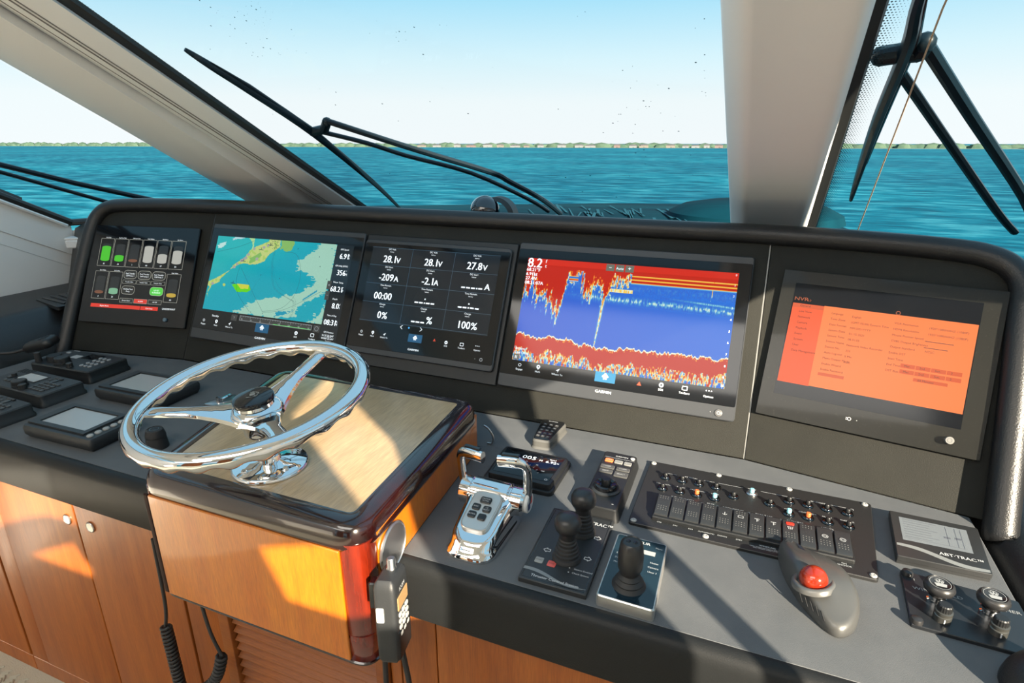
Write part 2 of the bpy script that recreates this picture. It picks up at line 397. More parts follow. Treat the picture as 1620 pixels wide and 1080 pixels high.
# slanted left pillar: one moulded profile swept along the rake
prof = [(-1.807, -1.661, 0), (-1.760, -1.560, .025), (-1.66, -1.48, .045), (-1.52, -1.352, .056), (-1.492, -1.329, .05), (-1.455, -1.322, .052), (-1.435, -1.35, .034), (-1.423, -1.373, .025), (-1.395, -1.34, .033), (-1.362, -1.316, .04),
        (-1.32, -1.28, .034), (-1.285, -1.243, .018), (-1.297, -1.256, .0)]
b = B(); rings = []
for i in range(13):
    y = 1.86 - (1.86 - .15) * i / 12
    rings.append([wcol(y, *p) for p in prof] + [wp(-1.305, -1.264, y, -.004), wp(-1.80, -1.66, y, -.004)])
b.loft(rings); structure(b, 'trim_1', headm, 'slanted grey-beige windshield pillar on the left', angle=60)
b = B(); 
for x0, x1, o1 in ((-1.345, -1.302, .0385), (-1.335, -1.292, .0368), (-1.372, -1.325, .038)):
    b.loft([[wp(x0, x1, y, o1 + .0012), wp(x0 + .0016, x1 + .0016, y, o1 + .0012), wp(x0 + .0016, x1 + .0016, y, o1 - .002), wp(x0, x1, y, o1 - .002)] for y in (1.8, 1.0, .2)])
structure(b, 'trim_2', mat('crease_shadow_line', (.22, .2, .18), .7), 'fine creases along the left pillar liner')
b = B()
b.loft([[wp(-1.296, -1.255, y, .012), wp(-1.276, -1.222, y, .004), wp(-1.276, -1.222, y, -.006), wp(-1.296, -1.255, y, -.006)] for y in (1.86, 1.0, .2)])
structure(b, 'trim_3', gask, 'black rubber gasket of the centre pane beside the left pillar')
# wide centre pillar
prof = [(-.053, -.103, 0), (-.045, -.096, .03), (-.018, -.071, .056), (-.008, -.062, .062), (.0, -.054, .062), (.01, -.046, .056), (.06, .0, .055), (.098, .06, .056), (.114, .078, .058), (.128, .09, .045), (.137, .095, .022), (.142, .096, .0)]
b = B(); rings = []
for i in range(9):
    y = 1.86 - (1.86 - .15) * i / 8
    rings.append([wcol(y, *p) for p in prof] + [wp(.142, .096, y, -.03), wp(-.053, -.103, y, -.03)])
b.loft(rings); structure(b, 'trim_4', headm, 'wide grey-beige centre windshield pillar', angle=60)
b = B(); b.loft([[wp(.137, .095, y, .014), wp(.160, .103, y, .006), wp(.166, .107, y, -.006), wp(.137, .095, y, -.006)] for y in (1.86, 1.0, .2)])
structure(b, 'trim_5', gask, 'black rubber gasket right of the centre pillar')
# frit dots fading out beside the gaskets
fritm = mat('dark_frit_dots', (.01, .05, .07), .6); b = B()
def frit(x0a, x1a, n, pitch, s, side=1):
    y = .4
    while y < 1.78:
        for k in range(n):
            p = Vector(wp(x0a, x1a, y, .0006)); r = s * (1 - k / (n + .5)) * (y * .55 + .2)
            p.x += side * (k + .5 + (.5 if int(y / pitch) % 2 else 0)) * pitch * .95
            u = Vector((1, 0, 0)) * r; v = Vector((0, -.889, .4576)) * r
            b.raw([p - u, p - v, p + u, p + v], [(0, 1, 2, 3)])
        y += pitch
frit(-1.276, -1.222, 4, .0048, .0021); frit(.163, .105, 6, .0048, .0023)
props(finish(b, 'frit_dots', fritm), 'band of tiny dark dots printed along the glass edges', 'dots', kind='stuff')['kind'] = 'structure'
# haze patch printed band on the right pane and specks of dirt on the centre pane
b = B(); random.seed(11)
dirt = []
for cx, cy, sx_, sy_, n in ((-.93, .98, .03, .05, 34), (-.86, .95, .025, .05, 20), (-.62, 1.0, .02, .02, 9), (-.22, 1.3, .05, .1, 30), (-.1, 1.15, .03, .12, 22), (-.3, 1.0, .3, .3, 26), (-.7, 1.2, .35, .3, 40), (-.4, 1.6, .3, .1, 30)):
    for i in range(n):
        x = random.gauss(cx, sx_); y = random.gauss(cy, sy_)
        if not (-1.2 < x < -.1 and .6 < y < 1.78): continue
        r = random.choice((.0006, .0008, .001, .0014, .0019)) * (y * .7 + .1); p = Vector(wp(x, x, y, .001))
        b.raw([p + Vector((r * math.cos(a) * random.uniform(.7, 1.3), -.889 * r * math.sin(a), .4576 * r * math.sin(a))) for a in (0, 1, 2, 3, 4.2, 5.3)], [(0, 1, 2, 3, 4, 5)])
props(finish(b, 'dirt_specks', mat('dark_dirt', (.01, .09, .14), .8)), 'small dark specks of dirt spattered on the centre pane', 'dirt', kind='stuff')
# port side wall with two grooves, below the side glass
b = B()
def wl(y, z, x=-2.35): return (x, y, z)
slope = lambda y: -.173 - (y - 1.237) * .5556
ys = [-.6, .2, .8, 1.25, 1.44]
for zs in ([0, -.122], [-.125, -.170], [-.173, -1.4]):
    for a, c_ in zip(ys, ys[1:]):
        top = [slope(a) + zs[0], slope(c_) + zs[0]]; bot = [slope(a) + zs[1], slope(c_) + zs[1]]
        if zs[1] < -1: bot = [-H, -H]
        dx = .0 if zs[0] == 0 else (.003 if zs[1] > -1 else 0)
        b.raw([wl(a, top[0], -2.35 - dx), wl(c_, top[1], -2.35 - dx), wl(c_, bot[1], -2.35 - dx), wl(a, bot[0], -2.35 - dx), wl(a, top[0], -2.42), wl(c_, top[1], -2.42), wl(c_, bot[1], -2.42), wl(a, bot[0], -2.42)],
              [(0, 1, 2, 3), (0, 4, 5, 1), (3, 2, 6, 7), (0, 3, 7, 4), (1, 5, 6, 2)])
# groove backs
b.raw([wl(ys[0], slope(ys[0]), -2.358), wl(ys[-1], slope(ys[-1]), -2.358), wl(ys[-1], -H, -2.358), wl(ys[0], -H, -2.358)], [(0, 1, 2, 3)])
b.box((-2.38, -1.95, -.37), (.06, 2.7, 2.14))
structure(b, 'wall_left', whitem, 'white moulded side wall with two fine grooves under the left glass')
b = B(); b.tube([(-2.345, -.6, slope(-.6) + .006), (-2.345, 1.44, slope(1.44) + .006), (-1.82, 1.83, -.25)], .013, 8)
b.tube([(-2.36, 1.3, slope(1.3) + .02), (-2.36, .6, slope(.6) + .03), (-2.36, -.6, slope(-.6) + .04)], .012, 6)
structure(b, 'trim_6', gask, 'black gasket along the bottom of the left glass')
b = B(); b.tube([(-2.338, -.6, slope(-.6) - .014), (-2.338, 1.42, slope(1.42) - .014)], .006, 6); structure(b, 'trim_7', whitem, 'thin white bead under the left glass')
b = B()
b.raw([(-2.36, 1.44, -.31), (-1.80, 1.84, -.275), (-1.0, 1.85, -.275), (.2, 1.85, -.275), (.55, 1.85, -.40), (1.5, 1.85, -.40), (1.5, 1.85, -H), (-1.8, 1.85, -H), (-2.36, 1.44, -H)], [(0, 1, 7, 8), (1, 3, 4, 5, 6, 7)])
structure(b, 'wall_front', whitem, 'white bulkhead under the windshield')
b = B(); b.box((-2.17, 1.50, -.350), (.36, .05, .030), (0, 0, rad(35)), .004); b.box((-2.17, 1.508, -.331), (.37, .06, .008), (0, 0, rad(35)), .002)
structure(b, 'trim_8', whitem, 'small white bracket in the left corner')
b = B(); b.sphere((-2.236, 1.425, -.350), .0065, 10); structure(b, 'trim_9', blackp, 'black screw cap on the white corner bracket')
# unseen starboard wall, openings shaped to cast the sun patches; added aft bulkhead; roof
XW = 1.15
def UV(u, v):
    y = u / .7071 - XW; z = (v + .276 * (XW - y)) / .92; return (y, z)
holes = [
    [(.53, -.47), (1.1, -.47), (1.42, -.42), (1.42, -.16), (1.19, -.02), (1.09, .03), (.97, .085), (.92, .063), (.53, -.052)],
    [(.44, -.46), (.503, -.46), (.5, -.1), (.437, -.09), (.428, -.2)],
    [(.13, -.41), (.19, -.40), (.192, -.31), (.158, -.165), (.17, -.096), (.099, .056), (.006, -.02), (.027, -.062), (.081, -.162), (.05, -.198), (-.02, -.2), (-.067, -.202), (-.038, -.29), (.048, -.321), (.10, -.322)],
    [(-.76, -.2), (-.711, -.194), (-.63, -.178), (-.561, -.172), (-.51, -.185), (-.48, -.206), (-.472, -.15), (-.47, -.05), (-.76, -.03)],
    [(-.649, -.274), (-.474, -.337), (-.466, -.319), (-.484, -.29), (-.503, -.243)]]
holes = [[UV(*p) for p in h] for h in holes]
b = B(); plate(b, [(-3.0, -H), (1.84, -H), (1.84, -.25), (.25, .62), (-.2, 1.02), (-3.0, 1.02)], holes, .012, lambda a, c_, d: (XW + d, a, c_))
structure(b, 'wall_right', headm, 'unseen starboard cabin side with openings shaped to throw the sun patches')
b = B(); b.raw([(-2.4, .25, .62), (1.16, .25, .62), (1.16, -.3, .98), (-2.4, -.3, .98), (1.16, -4.2, 1.0), (-2.4, -4.2, 1.0)], [(0, 1, 2, 3), (3, 2, 4, 5)])
b.raw([(-2.4, .25, .66), (1.16, .25, .66), (1.16, -.3, 1.02), (-2.4, -.3, 1.02), (1.16, -4.2, 1.04), (-2.4, -4.2, 1.04)], [(0, 1, 2, 3), (3, 2, 4, 5)])
structure(b, 'ceiling', headm, 'pale cabin headliner')
b = B(); plate(b, [(-2.42, -H), (1.2, -H), (1.2, 1.03), (-2.42, 1.03)], [[(-.9, -H + .002), (.1, -H + .002), (.1, .55), (-.9, .55)]], .04, lambda x, z, d: (x, -4.2 - d, z))  # bulkhead added to cut light and reflections from the open stern
structure(b, 'wall_back', teak, 'unseen aft wooden bulkhead with an open doorway, added to dim light from astern')
carp = mat('cream_herringbone_carpet', '#b9b4a4', .95, bump=(300, .6))
b = B(); b.raw([(-2.42, -4.2, -H), (1.2, -4.2, -H), (1.2, 1.86, -H), (-2.42, 1.86, -H)], [(0, 1, 2, 3)]); structure(b, 'floor', carp, 'cream carpet floor')
b = B(); k = 0
x = -2.3
while x < -1.0:                                       # raised herringbone tufts near the cabinet
    y = .1
    while y < .66:
        s = 1 if k % 2 else -1
        a = Vector((x, y)); d = Vector((.018, .018 * s)); nn = Vector((-.003 * s, .003))
        b.raw([(a.x, a.y, -H), (a.x + d.x, a.y + d.y, -H), (a.x + d.x + nn.x, a.y + d.y + nn.y, -H), (a.x + nn.x, a.y + nn.y, -H), (a.x + nn.x / 2, a.y + nn.y / 2, -H + .004), (a.x + d.x + nn.x / 2, a.y + d.y + nn.y / 2, -H + .004)],
              [(0, 1, 5, 4), (2, 3, 4, 5)]); y += .0095
    x += .0185; k += 1
o = finish(b, 'carpet_tufts', carp); props(o, 'raised herringbone tufts of the cream carpet', 'carpet pile', kind='stuff')

# ================================================================== wipers
wipm = mat('wiper_black_metal', (.003, .010, .016), .35, spec=.3)
def wpt(x, y, off=-.035): 
    z = -.225 + (1.8 - y) * .5145; return (x, y - .4576 * off, z - .8892 * off)
def wiper(label, blade, joint, arm1, arm2, pivot, sc=1):
    T = Thing('windshield_wiper', label, 'wiper', pivot)
    b = B(); b.tube(smooth_curve(blade, 5, False), lambda t: .011 * sc * (1 - .6 * abs(2 * t - 1) ** 2), 8, flat=(.75, 1)); T.part(b, 'blade', wipm)
    b = B(); n = len(blade); mid = blade[1:-1]
    b.tube([Vector(p) + Vector((.007, -.003, .006)) * sc for p in mid], lambda t: .006 * sc * (1.15 - abs(2 * t - 1)), 6); T.part(b, 'blade_bridge', wipm)
    b = B(); b.tube(smooth_curve(arm1, 4, False), .0095 * sc, 8, flat=(1, .8)); T.part(b, 'arm', wipm)
    b = B(); b.tube(smooth_curve(arm2, 4, False), .0075 * sc, 8, flat=(1, .8)); T.part(b, 'arm', wipm)
    b = B()
    for a, c_ in zip(joint, joint[1:]): b.cyl(a, c_, .012 * sc, n=10)
    for j in joint: b.sphere(j, .0125 * sc, 10)
    T.part(b, 'joint', wipm)
    return T
# positions measured on the plane 4 cm outside the glass line
wiper('black double-arm wiper on the centre pane with blade slanting up left',
      [(-1.172, 1.033, .19), (-1.16, 1.084, .163), (-1.142, 1.167, .121), (-1.112, 1.344, .026), (-1.134, 1.635, -.12), (-1.166, 1.84, -.226)],
      [(-1.112, 1.344, .028), (-1.066, 1.335, .034), (-1.03, 1.302, .05)],
      [(-1.028, 1.298, .053), (-.858, 1.43, -.015), (-.688, 1.551, -.077), (-.653, 1.604, -.104), (-.591, 1.712, -.16), (-.56, 1.80, -.21)],
      [(-1.09, 1.344, .029), (-.985, 1.401, 0), (-.904, 1.466, -.033), (-.75, 1.56, -.081), (-.637, 1.715, -.161), (-.60, 1.80, -.205)], (-.56, 1.8, -.23))
wiper('black double-arm wiper on the right pane with blade hanging steeply',
      [(.17, .93, .243), (.175, 1.045, .184), (.187, 1.135, .137), (.193, 1.315, .045), (.205, 1.5, -.05), (.217, 1.655, -.13)],
      [(.159, 1.169, .13), (.181, 1.165, .132), (.208, 1.162, .133), (.211, 1.143, .143)],
      [(.213, 1.148, .141), (.341, 1.337, .043), (.545, 1.637, -.111), (.64, 1.80, -.2)],
      [(.193, 1.204, .112), (.298, 1.366, .029), (.52, 1.70, -.146), (.61, 1.83, -.21)], (.62, 1.82, -.24), 1.25)
b = B()
T = Thing('windshield_wiper', 'two thin black wiper arms crossing the left pane above the wall corner', 'wiper', (-2.0, 1.66, -.24))
b.tube([(-2.26, .78, .09), (-2.161, 1.161, -.063), (-2.113, 1.342, -.128), (-2.035, 1.569, -.203), (-1.99, 1.66, -.235)], .0085, 8); T.part(b, 'arm', wipm)
b = B(); b.tube([(-2.29, .8, .065), (-2.2, 1.177, -.086), (-2.153, 1.452, -.197), (-2.08, 1.62, -.26)], .0065, 8); T.part(b, 'arm', wipm)
b = B(); b.tube([(.19, .9, .205), (.195, .995, .163), (.257, 1.771, -.236)], .0013, 6)
single(b, 'cord', mat('tan_cord', (.45, .33, .22), .7), 'thin tan cord stretched across the right pane', 'cord')
# ================================================================== helm console: worktops, cabinets, pod, dash
def worktop(label, poly, fx0, fx1, px0, loc):
    T = Thing('worktop', label, 'worktop', loc)
    b = B(); b.stack(poly, [(0, CT - .03), (0, CT - .003), (.003, CT)], r=.002, n=1); T.part(b, 'top_surface', vinyl)
    pr = [(.652, -.6125), (.647, -.6118), (.641, -.613), (.635, -.617), (.6305, -.624), (.629, -.633), (.629, -.708), (.632, -.7125), (.705, -.7125), (.705, -.62)]
    b = B(); b.loft([[(x, y, z) for y, z in pr] for x in [fx0 + (fx1 - fx0) * i / 12 for i in range(13)]]); T.part(b, 'padded_front_edge', apronm)
    return T
worktop('dark grey vinyl worktop left of the steering pod, holding the radios', [(-1.95, .65), (-.905, .65), (-.995, 1.008), (-1.0, 1.16), (-1.53, 1.16), (-1.94, 1.09)], -1.95, -.902, 0, (-1.5, .64, CT - .03))
worktop('sunlit grey vinyl worktop right of the steering pod with switch panel', [(-.452, .65), (.412, .65), (.412, 1.098), (.044, 1.162), (-.99, 1.162), (-.99, 1.012), (-.479, 1.012)], -.449, .412, 0, (0, .64, CT - .03))
# slopes of dark leather either side of the worktops
b = B(); rings = []
for y in (.3, .7, 1.1, 1.3, 1.42):
    rings.append([(-2.345, y, -.497), (-2.11, y, -.502), (-2.095, y, -.505), (-2.08, y, -.513), (-1.958, y, -.604), (-1.953, y, -.62), (-1.953, y, -.66), (-2.345, y, -.66)])
b.loft(rings)
T = Thing('side_ledge', 'dark padded ledge between the left wall and the dash, with an air vent', 'ledge', (-2.15, .9, -.66)); T.part(b, 'padding', padm, angle=60)
b = B(); b.stack([(-2.2, 1.18), (-2.02, 1.14), (-2.04, 1.30), (-2.19, 1.37)], [(0, -.508), (0, -.497), (.004, -.4955)], r=.01)
v = T.part(b, 'air_vent', blackp)
for i in range(6):
    b = B(); y = 1.185 + i * .024; b.box((-2.11 + i * .002, y, -.4945), (.15 - i * .006, .006, .007), (rad(35), 0, rad(-8))); finish(b, 'vent_fin', blackg, v, T.off)
b = B(); b.loft([[(.43, y, -.70), (.43, y, -.632), (.445, y, -.612), (.5, y, -.60), (.75, y, -.59), (1.13, y, -.58), (1.13, y, -.70)] for y in (.2, .6, 1.0, 1.4)])
T = Thing('side_ledge', 'dark blue-black padded ledge right of the dash at the frame edge', 'ledge', (.7, .8, -.70)); T.part(b, 'padding', padm, angle=60)
b = B(); b.stack([(.53, .98), (.62, .98), (.62, 1.10), (.53, 1.08)], [(0, -.60), (0, -.588), (.005, -.586)], r=.02); T.part(b, 'air_vent', blackp)

# ---- cabinets
def boxp(T, name, x0, x1, z0, z1, y0=.70, y1=.72, m=teak, parent=None, label=None, bev=.0015):
    b = B(); b.box(((x0 + x1) / 2, (y0 + y1) / 2, (z0 + z1) / 2), (x1 - x0, y1 - y0, z1 - z0), bev=bev); return T.part(b, name, m, parent, label)
darkin = mat('dark_cabinet_inside', (.02, .01, .006), .8)
def cabinet(label, x0, x1, doors, stiles, latches=()):
    T = Thing('base_cabinet', label, 'cabinet', ((x0 + x1) / 2, .95, -H))
    boxp(T, 'body', x0, x1, -H, -.7135, .716, 1.1, darkin)
    for a, c_ in stiles: boxp(T, 'stile', a, c_, -1.385, -.7135)
    boxp(T, 'base_rail', x0, x1, -H, -1.388)
    boxp(T, 'top_rail', x0, x1, -.7265, -.7135, .701, .716)
    ds = [boxp(T, 'door', a, c_, -1.384, -.7295, .698, .716) for a, c_ in doors]
    for x, k in latches:
        b = B(); b.lathe([(.0135, 0), (.0135, .002), (.0118, .0035), (.0112, .0028), (.0, .0025)], (x, .6975, -.833), (0, -1, 0), 24)
        l = T.part(b, 'latch', steel, ds[k], 'round brushed steel push latch')
    return T
cabinet('teak cabinet section with end panel at the far left corner', -2.33, -1.757, [(-2.28, -1.76)], [(-2.33, -2.283)])
cabinet('teak two-door cabinet with round steel latches left of the pod', -1.755, -1.057, [(-1.682, -1.3715), (-1.3675, -1.060)], [(-1.755, -1.685)], [(-1.40, 0), (-1.32, 1)])
cabinet('teak cabinet right of the pod below the black padded edge', -.50, .40, [(-.4225, -.1105), (-.1065, .2)], [(-.50, -.4255), (.203, .40)])
T = Thing('louvred_cabinet', 'teak cabinet front with louvred vent below the steering pod', 'cabinet', (-.78, .95, -H))
boxp(T, 'body', -1.055, -.502, -H, -.7135, .75, 1.1, darkin)
boxp(T, 'stile', -1.055, -.955, -H, -.7135); boxp(T, 'stile', -.525, -.502, -H, -.7135)
for a, c_ in ((-.953, -.925), (-.555, -.527)): boxp(T, 'louvre_frame', a, c_, -1.40, -.72, .692, .715, louvw)
boxp(T, 'louvre_frame', -.9245, -.5555, -.75, -.72, .692, .715, louvw); boxp(T, 'base_rail', -.954, -.5265, -H, -1.402)
b = B(); b.box((0, 0, 0), (.368, .03, .006), (rad(38), 0, 0), .0015)
sl = T.part(b, 'slat', louvw); sl.location = Vector((-.740, .712, -.77)) - Vector(T.off)
sl.data.transform(Matrix.Translation(Vector(T.off)))
for i in range(1, 27):
    c_ = sl.copy(); C.objects.link(c_); c_.location = Vector((-.740, .712, -.77 - i * .0235)) - Vector(T.off)
# ---- steering pod
POD = [(-.872, .545), (-.441, .545), (-.476, 1.005), (-.995, 1.005)]
T = Thing('steering_pod', 'varnished wood steering pod with dark mahogany edges jutting from the console', 'pod', (-.68, .78, -.74))
b = B(); b.stack(POD, [(.004, -.7), (.001, -.695), (.001, -.53)], r=.034, n=8, caps=(False, True))
b.stack([(-.872, .545), (-.441, .545), (-.449, .62), (-.892, .62)], [(.006, -.742), (.001, -.737), (.001, -.69)], r=.034, n=8); T.part(b, 'body', mahogp, angle=50)
b = B(); b.box((-.667, .5445, -.638), (.376, .005, .196), bev=.0015)
T.part(b, 'front_panel', podwood)
b = B(); b.stack([(-.4465, .585), (-.4435, .585), (-.4755, .988), (-.4785, .988)], [(0, -.6105), (0, -.527)])
b.stack([(-.4455, .583), (-.4425, .583), (-.4455, .622), (-.4485, .622)], [(0, -.73), (0, -.6105)]); T.part(b, 'side_panel', podwood)
b = B(); prof = [(.010, -.5475), (.0, -.542), (-.0015, -.535), (0, -.526), (.001, -.518), (.004, -.509), (.010, -.503), (.018, -.5003), (.026, -.4995), (.034, -.5005)]
b.stack(POD, prof, r=.045, n=8, caps=(True, False)); b.stack(POD, [(.034, -.5005), (.036, -.52)], r=.045, n=8, caps=(False, False)); T.part(b, 'moulding', mahog, angle=60)
b = B(); b.stack(POD, [(.0345, -.507), (.0345, -.5012)], r=.045, n=8); T.part(b, 'top_panel', podtopw)
b = B(); b.stack([(-.872, .545), (-.441, .545), (-.449, .625), (-.892, .625)], [(.002, -.7445), (-.001, -.742), (-.001, -.7395), (.002, -.737)], r=.034, n=8); T.part(b, 'bottom_bead', mahog)
b = B(); b.box((-.861, .5450, -.638), (.010, .005, .196), bev=.0015); T.part(b, 'left_edge_bead', mat('dark_bead', (.02, .006, .004), .6, spec=.2))
d = Vector((-.0347, .46, 0)).normalized(); nrm = Vector((d.y, -d.x, 0))
b = B(); b.lathe([(.0385, 0), (.0385, .0022), (.036, .004), (.0355, .0028), (.0, .0024)], Vector((-.4447, .622, -.577)) , nrm, 40); T.part(b, 'round_cover_plate', mat('spun_steel', (.62, .62, .63), .34, metal=1), label='round polished steel cover plate')
# ---- dash facade
def fslab(T, name, F, pts, w0, w1, m, r=0, n=6, label=None, parent=None, bev=0):
    b = B(); b.stack(pts, [(0, w0), (0, w1 - bev), (bev, w1)] if bev else [(0, w0), (0, w1)], r=r, n=n)
    bmesh.ops.transform(b.bm, matrix=F, verts=b.bm.verts); return T.part(b, name, m, parent, label)
DT = Thing('dash_fascia', 'three-panel black vinyl dash fascia with thick padded rim', 'dashboard', (-.74, 1.18, CT))
fslab(DT, 'centre_panel', FC, [(-1.525, 0), (.0425, 0), (.0425, .468), (-1.525, .468)], -.03, 0, facade_m, bev=.001)
fslab(DT, 'left_panel', FL, [(-.41, 0), (-.0010, 0), (.0325, .468), (-.37, .468), (-.405, .42)], -.03, 0, facade_m, bev=.001)
fslab(DT, 'right_panel', FR, [(.0010, 0), (.398, 0), (.398, .42), (.372, .464), (-.0340, .468)], -.03, 0, facade_m, bev=.001)
for u, sc_ in ((-1.5265, (.07, .07, .075)), (.0435, (.25, .25, .24))):
    b = B(); b.box((u, .234, -.004), (.0032, .468, .004)); bmesh.ops.transform(b.bm, matrix=FC, verts=b.bm.verts); DT.part(b, 'panel_seam', mat('seam_%d' % (u > 0), sc_, .4, metal=.6))
path = [FL @ Vector(p) for p in ((-.426, -.02, .006), (-.42, .15, .006), (-.41, .33, .006), (-.404, .40, .005), (-.388, .438, .004), (-.355, .462, .003), (-.30, .470, .002), (-.15, .474, .002))] + \
       [FC @ Vector(p) for p in ((-1.50, .474, .002), (-1.2, .474, .002), (-.8, .474, .002), (-.4, .474, .002), (-.1, .474, .002), (.04, .474, .002))] + \
       [FR @ Vector(p) for p in ((.15, .474, .002), (.28, .470, .002), (.335, .462, .003), (.37, .442, .005), (.39, .405, .007), (.395, .33, .010), (.405, .15, .014), (.412, .0, .018), (.414, -.016, .018))]
b = B(); b.tube(smooth_curve(path, 6, False), lambda t: .0215 + .005 * max(0, (t - .8) / .2) , 14); DT.part(b, 'padded_rim', padm, angle=60)
b = B(); P0 = [FL @ Vector((-.40, .46, -.03)), FC @ Vector((-1.52, .465, -.03)), FC @ Vector((.04, .465, -.03)), FR @ Vector((.39, .455, -.03))]
P1 = [(-2.33, 1.44, -.30), (-1.75, 1.85, -.268), (.2, 1.86, -.268), (.6, 1.86, -.43)]
b.raw(P0 + P1, [(0, 1, 5, 4), (1, 2, 6, 5), (2, 3, 7, 6)]); b.raw([P0[3], (.6, 1.86, -.43), (1.14, 1.86, -.45), (1.14, 1.35, -.59), FR @ Vector((.40, 0, -.02))], [(0, 1, 2, 3, 4)])
b.raw([P0[0], (-2.33, 1.44, -.30), (-2.3, 1.35, -.5), FL @ Vector((-.41, 0.02, -.03))], [(0, 1, 2, 3)]); structure(b, 'trim_10', padm, 'black dash top behind the padded rim')
# black compass dome and hood on the dash behind the rim
T = Thing('compass', 'black dome compass on the dash top behind the padded rim', 'compass', (-.665, 1.46, -.235))
b = B(); b.lathe([(.05, -.235 + .235), (.052, .012), (.046, .03), (.04, .036), (0, .036)], (-.665, 1.46, -.235)); T.part(b, 'base', blackp)
b = B(); b.sphere((-.665, 1.46, -.172), .040, 28); T.part(b, 'dome', mat('black_dome_gloss', (.004, .006, .012), .04, coat=1))
b = B(); rs = []
for k in range(13):
    a = rad(-25 + 150 * k / 12 + 25); rs.append([(-.665 + .026 + r * math.cos(a), 1.475 + dy, -.190 + r * 1.0 * math.sin(a)) for r, dy in ((.044, -.015), (.054, -.005), (.054, .03), (.044, .03))])
b.loft(rs); T.part(b, 'hood', blackp)

# ================================================================== displays
def prep(b, F, loc=None): return b
def disp(name, label, cat, F, base): return Thing(name, label, cat, (base[0], base[1], 0), frame=F)
def bez(T, name, u0, v0, u1, v1, w0, w1, m, r=.008, ch=.002, parent=None, label=None):
    b = B(); b.stack([(u0, v0), (u1, v0), (u1, v1), (u0, v1)], [(0, w0), (0, w1 - ch), (ch, w1)], r=r, n=5); return T.part(b, name, m, parent, label)
def raster(T, name, img, u0, v0, u1, v1, w_, strength=1.0, rough=.1, label=None):
    h, wd = img.shape[:2]
    xs = np.linspace(u0, u1, wd + 1) - T.off[0]; ys = np.linspace(v1, v0, h + 1) - T.off[1]
    X, Y = np.meshgrid(xs, ys); co = np.stack([X, Y, np.full_like(X, w_ - T.off[2])], -1).reshape(-1, 3)
    i = np.arange(h * wd); r_, c_ = i // wd, i % wd; a = r_ * (wd + 1) + c_
    F_ = np.stack([a + wd + 1, a + wd + 2, a + 1, a], -1)
    me = bpy.data.meshes.new(name); me.vertices.add(len(co)); me.vertices.foreach_set('co', co.ravel())
    me.loops.add(F_.size); me.loops.foreach_set('vertex_index', F_.ravel().astype(np.int32)); me.polygons.add(len(F_)); me.polygons.foreach_set('loop_start', (np.arange(len(F_)) * 4).astype(np.int32))
    me.update(calc_edges=True)
    L = np.where(img <= .04045, img / 12.92, ((img + .055) / 1.055) ** 2.4).reshape(-1, 3)
    col = np.concatenate([np.repeat(L, 4, 0), np.ones((len(L) * 4, 1))], 1)
    at = me.color_attributes.new('pixels', 'FLOAT_COLOR', 'CORNER'); at.data.foreach_set('color', col.ravel().astype(np.float32))
    m = bpy.data.materials.new('lit_screen_' + name); m.use_nodes = True; nt = m.node_tree; p = nt.nodes['Principled BSDF']
    va = nt.nodes.new('ShaderNodeVertexColor'); va.layer_name = 'pixels'; lk(nt, va.outputs[0], p.inputs['Emission Color'])
    p.inputs['Emission Strength'].default_value = strength; p.inputs['Specular IOR Level'].default_value = .25; p.inputs['Base Color'].default_value = (.003, .003, .003, 1); p.inputs['Roughness'].default_value = rough
    me.materials.append(m); o = bpy.data.objects.new(name, me); C.objects.link(o); o.parent = T.o
    return props(o, label)
rng = np.random.default_rng(5)
def vnoise(h, w_, sy, sx_, seed=0):
    r = np.random.default_rng(seed); g = r.random((int(h / sy) + 3, int(w_ / sx_) + 3))
    y = np.arange(h) / sy; x = np.arange(w_) / sx_; yi = y.astype(int); xi = x.astype(int); fy = (y - yi)[:, None]; fx = (x - xi)[None]
    fy = fy * fy * (3 - 2 * fy); fx = fx * fx * (3 - 2 * fx)
    return (g[yi][:, xi] * (1 - fy) * (1 - fx) + g[yi + 1][:, xi] * fy * (1 - fx) + g[yi][:, xi + 1] * (1 - fy) * fx + g[yi + 1][:, xi + 1] * fy * fx)
def inpoly(S, Tt, poly):
    r = np.zeros(S.shape, bool); n = len(poly)
    for i in range(n):
        x0, y0 = poly[i]; x1, y1 = poly[(i + 1) % n]
        if y0 == y1: continue
        r ^= ((y0 > Tt) != (y1 > Tt)) & (S < (x1 - x0) * (Tt - y0) / (y1 - y0) + x0)
    return r
ICON = lambda b, u, v, s, w_: (b.line([(u - s, v - s * .2), (u, v + s), (u + s, v - s * .2)], s * .45, w_), b.rect(u - s * .6, v - s, u - s * .15, v + s * .2, w_), b.rect(u + s * .15, v - s, u + s * .6, v + s * .2, w_), b.rect(u - s * .6, v - s * .2, u + s * .6, v + s * .25, w_ + 1e-5))
def ring(b, u, v, r, t, w_, n=16):
    b.line([(u + r * math.cos(2 * math.pi * k / n), v + r * math.sin(2 * math.pi * k / n)) for k in range(n + 1)], t, w_)
def frame(b, u0, v0, u1, v1, t, w_): b.line([(u0, v0), (u1, v0)], t, w_); b.line([(u1, v0), (u1, v1)], t, w_); b.line([(u1, v1), (u0, v1)], t, w_); b.line([(u0, v1), (u0, v0)], t, w_)
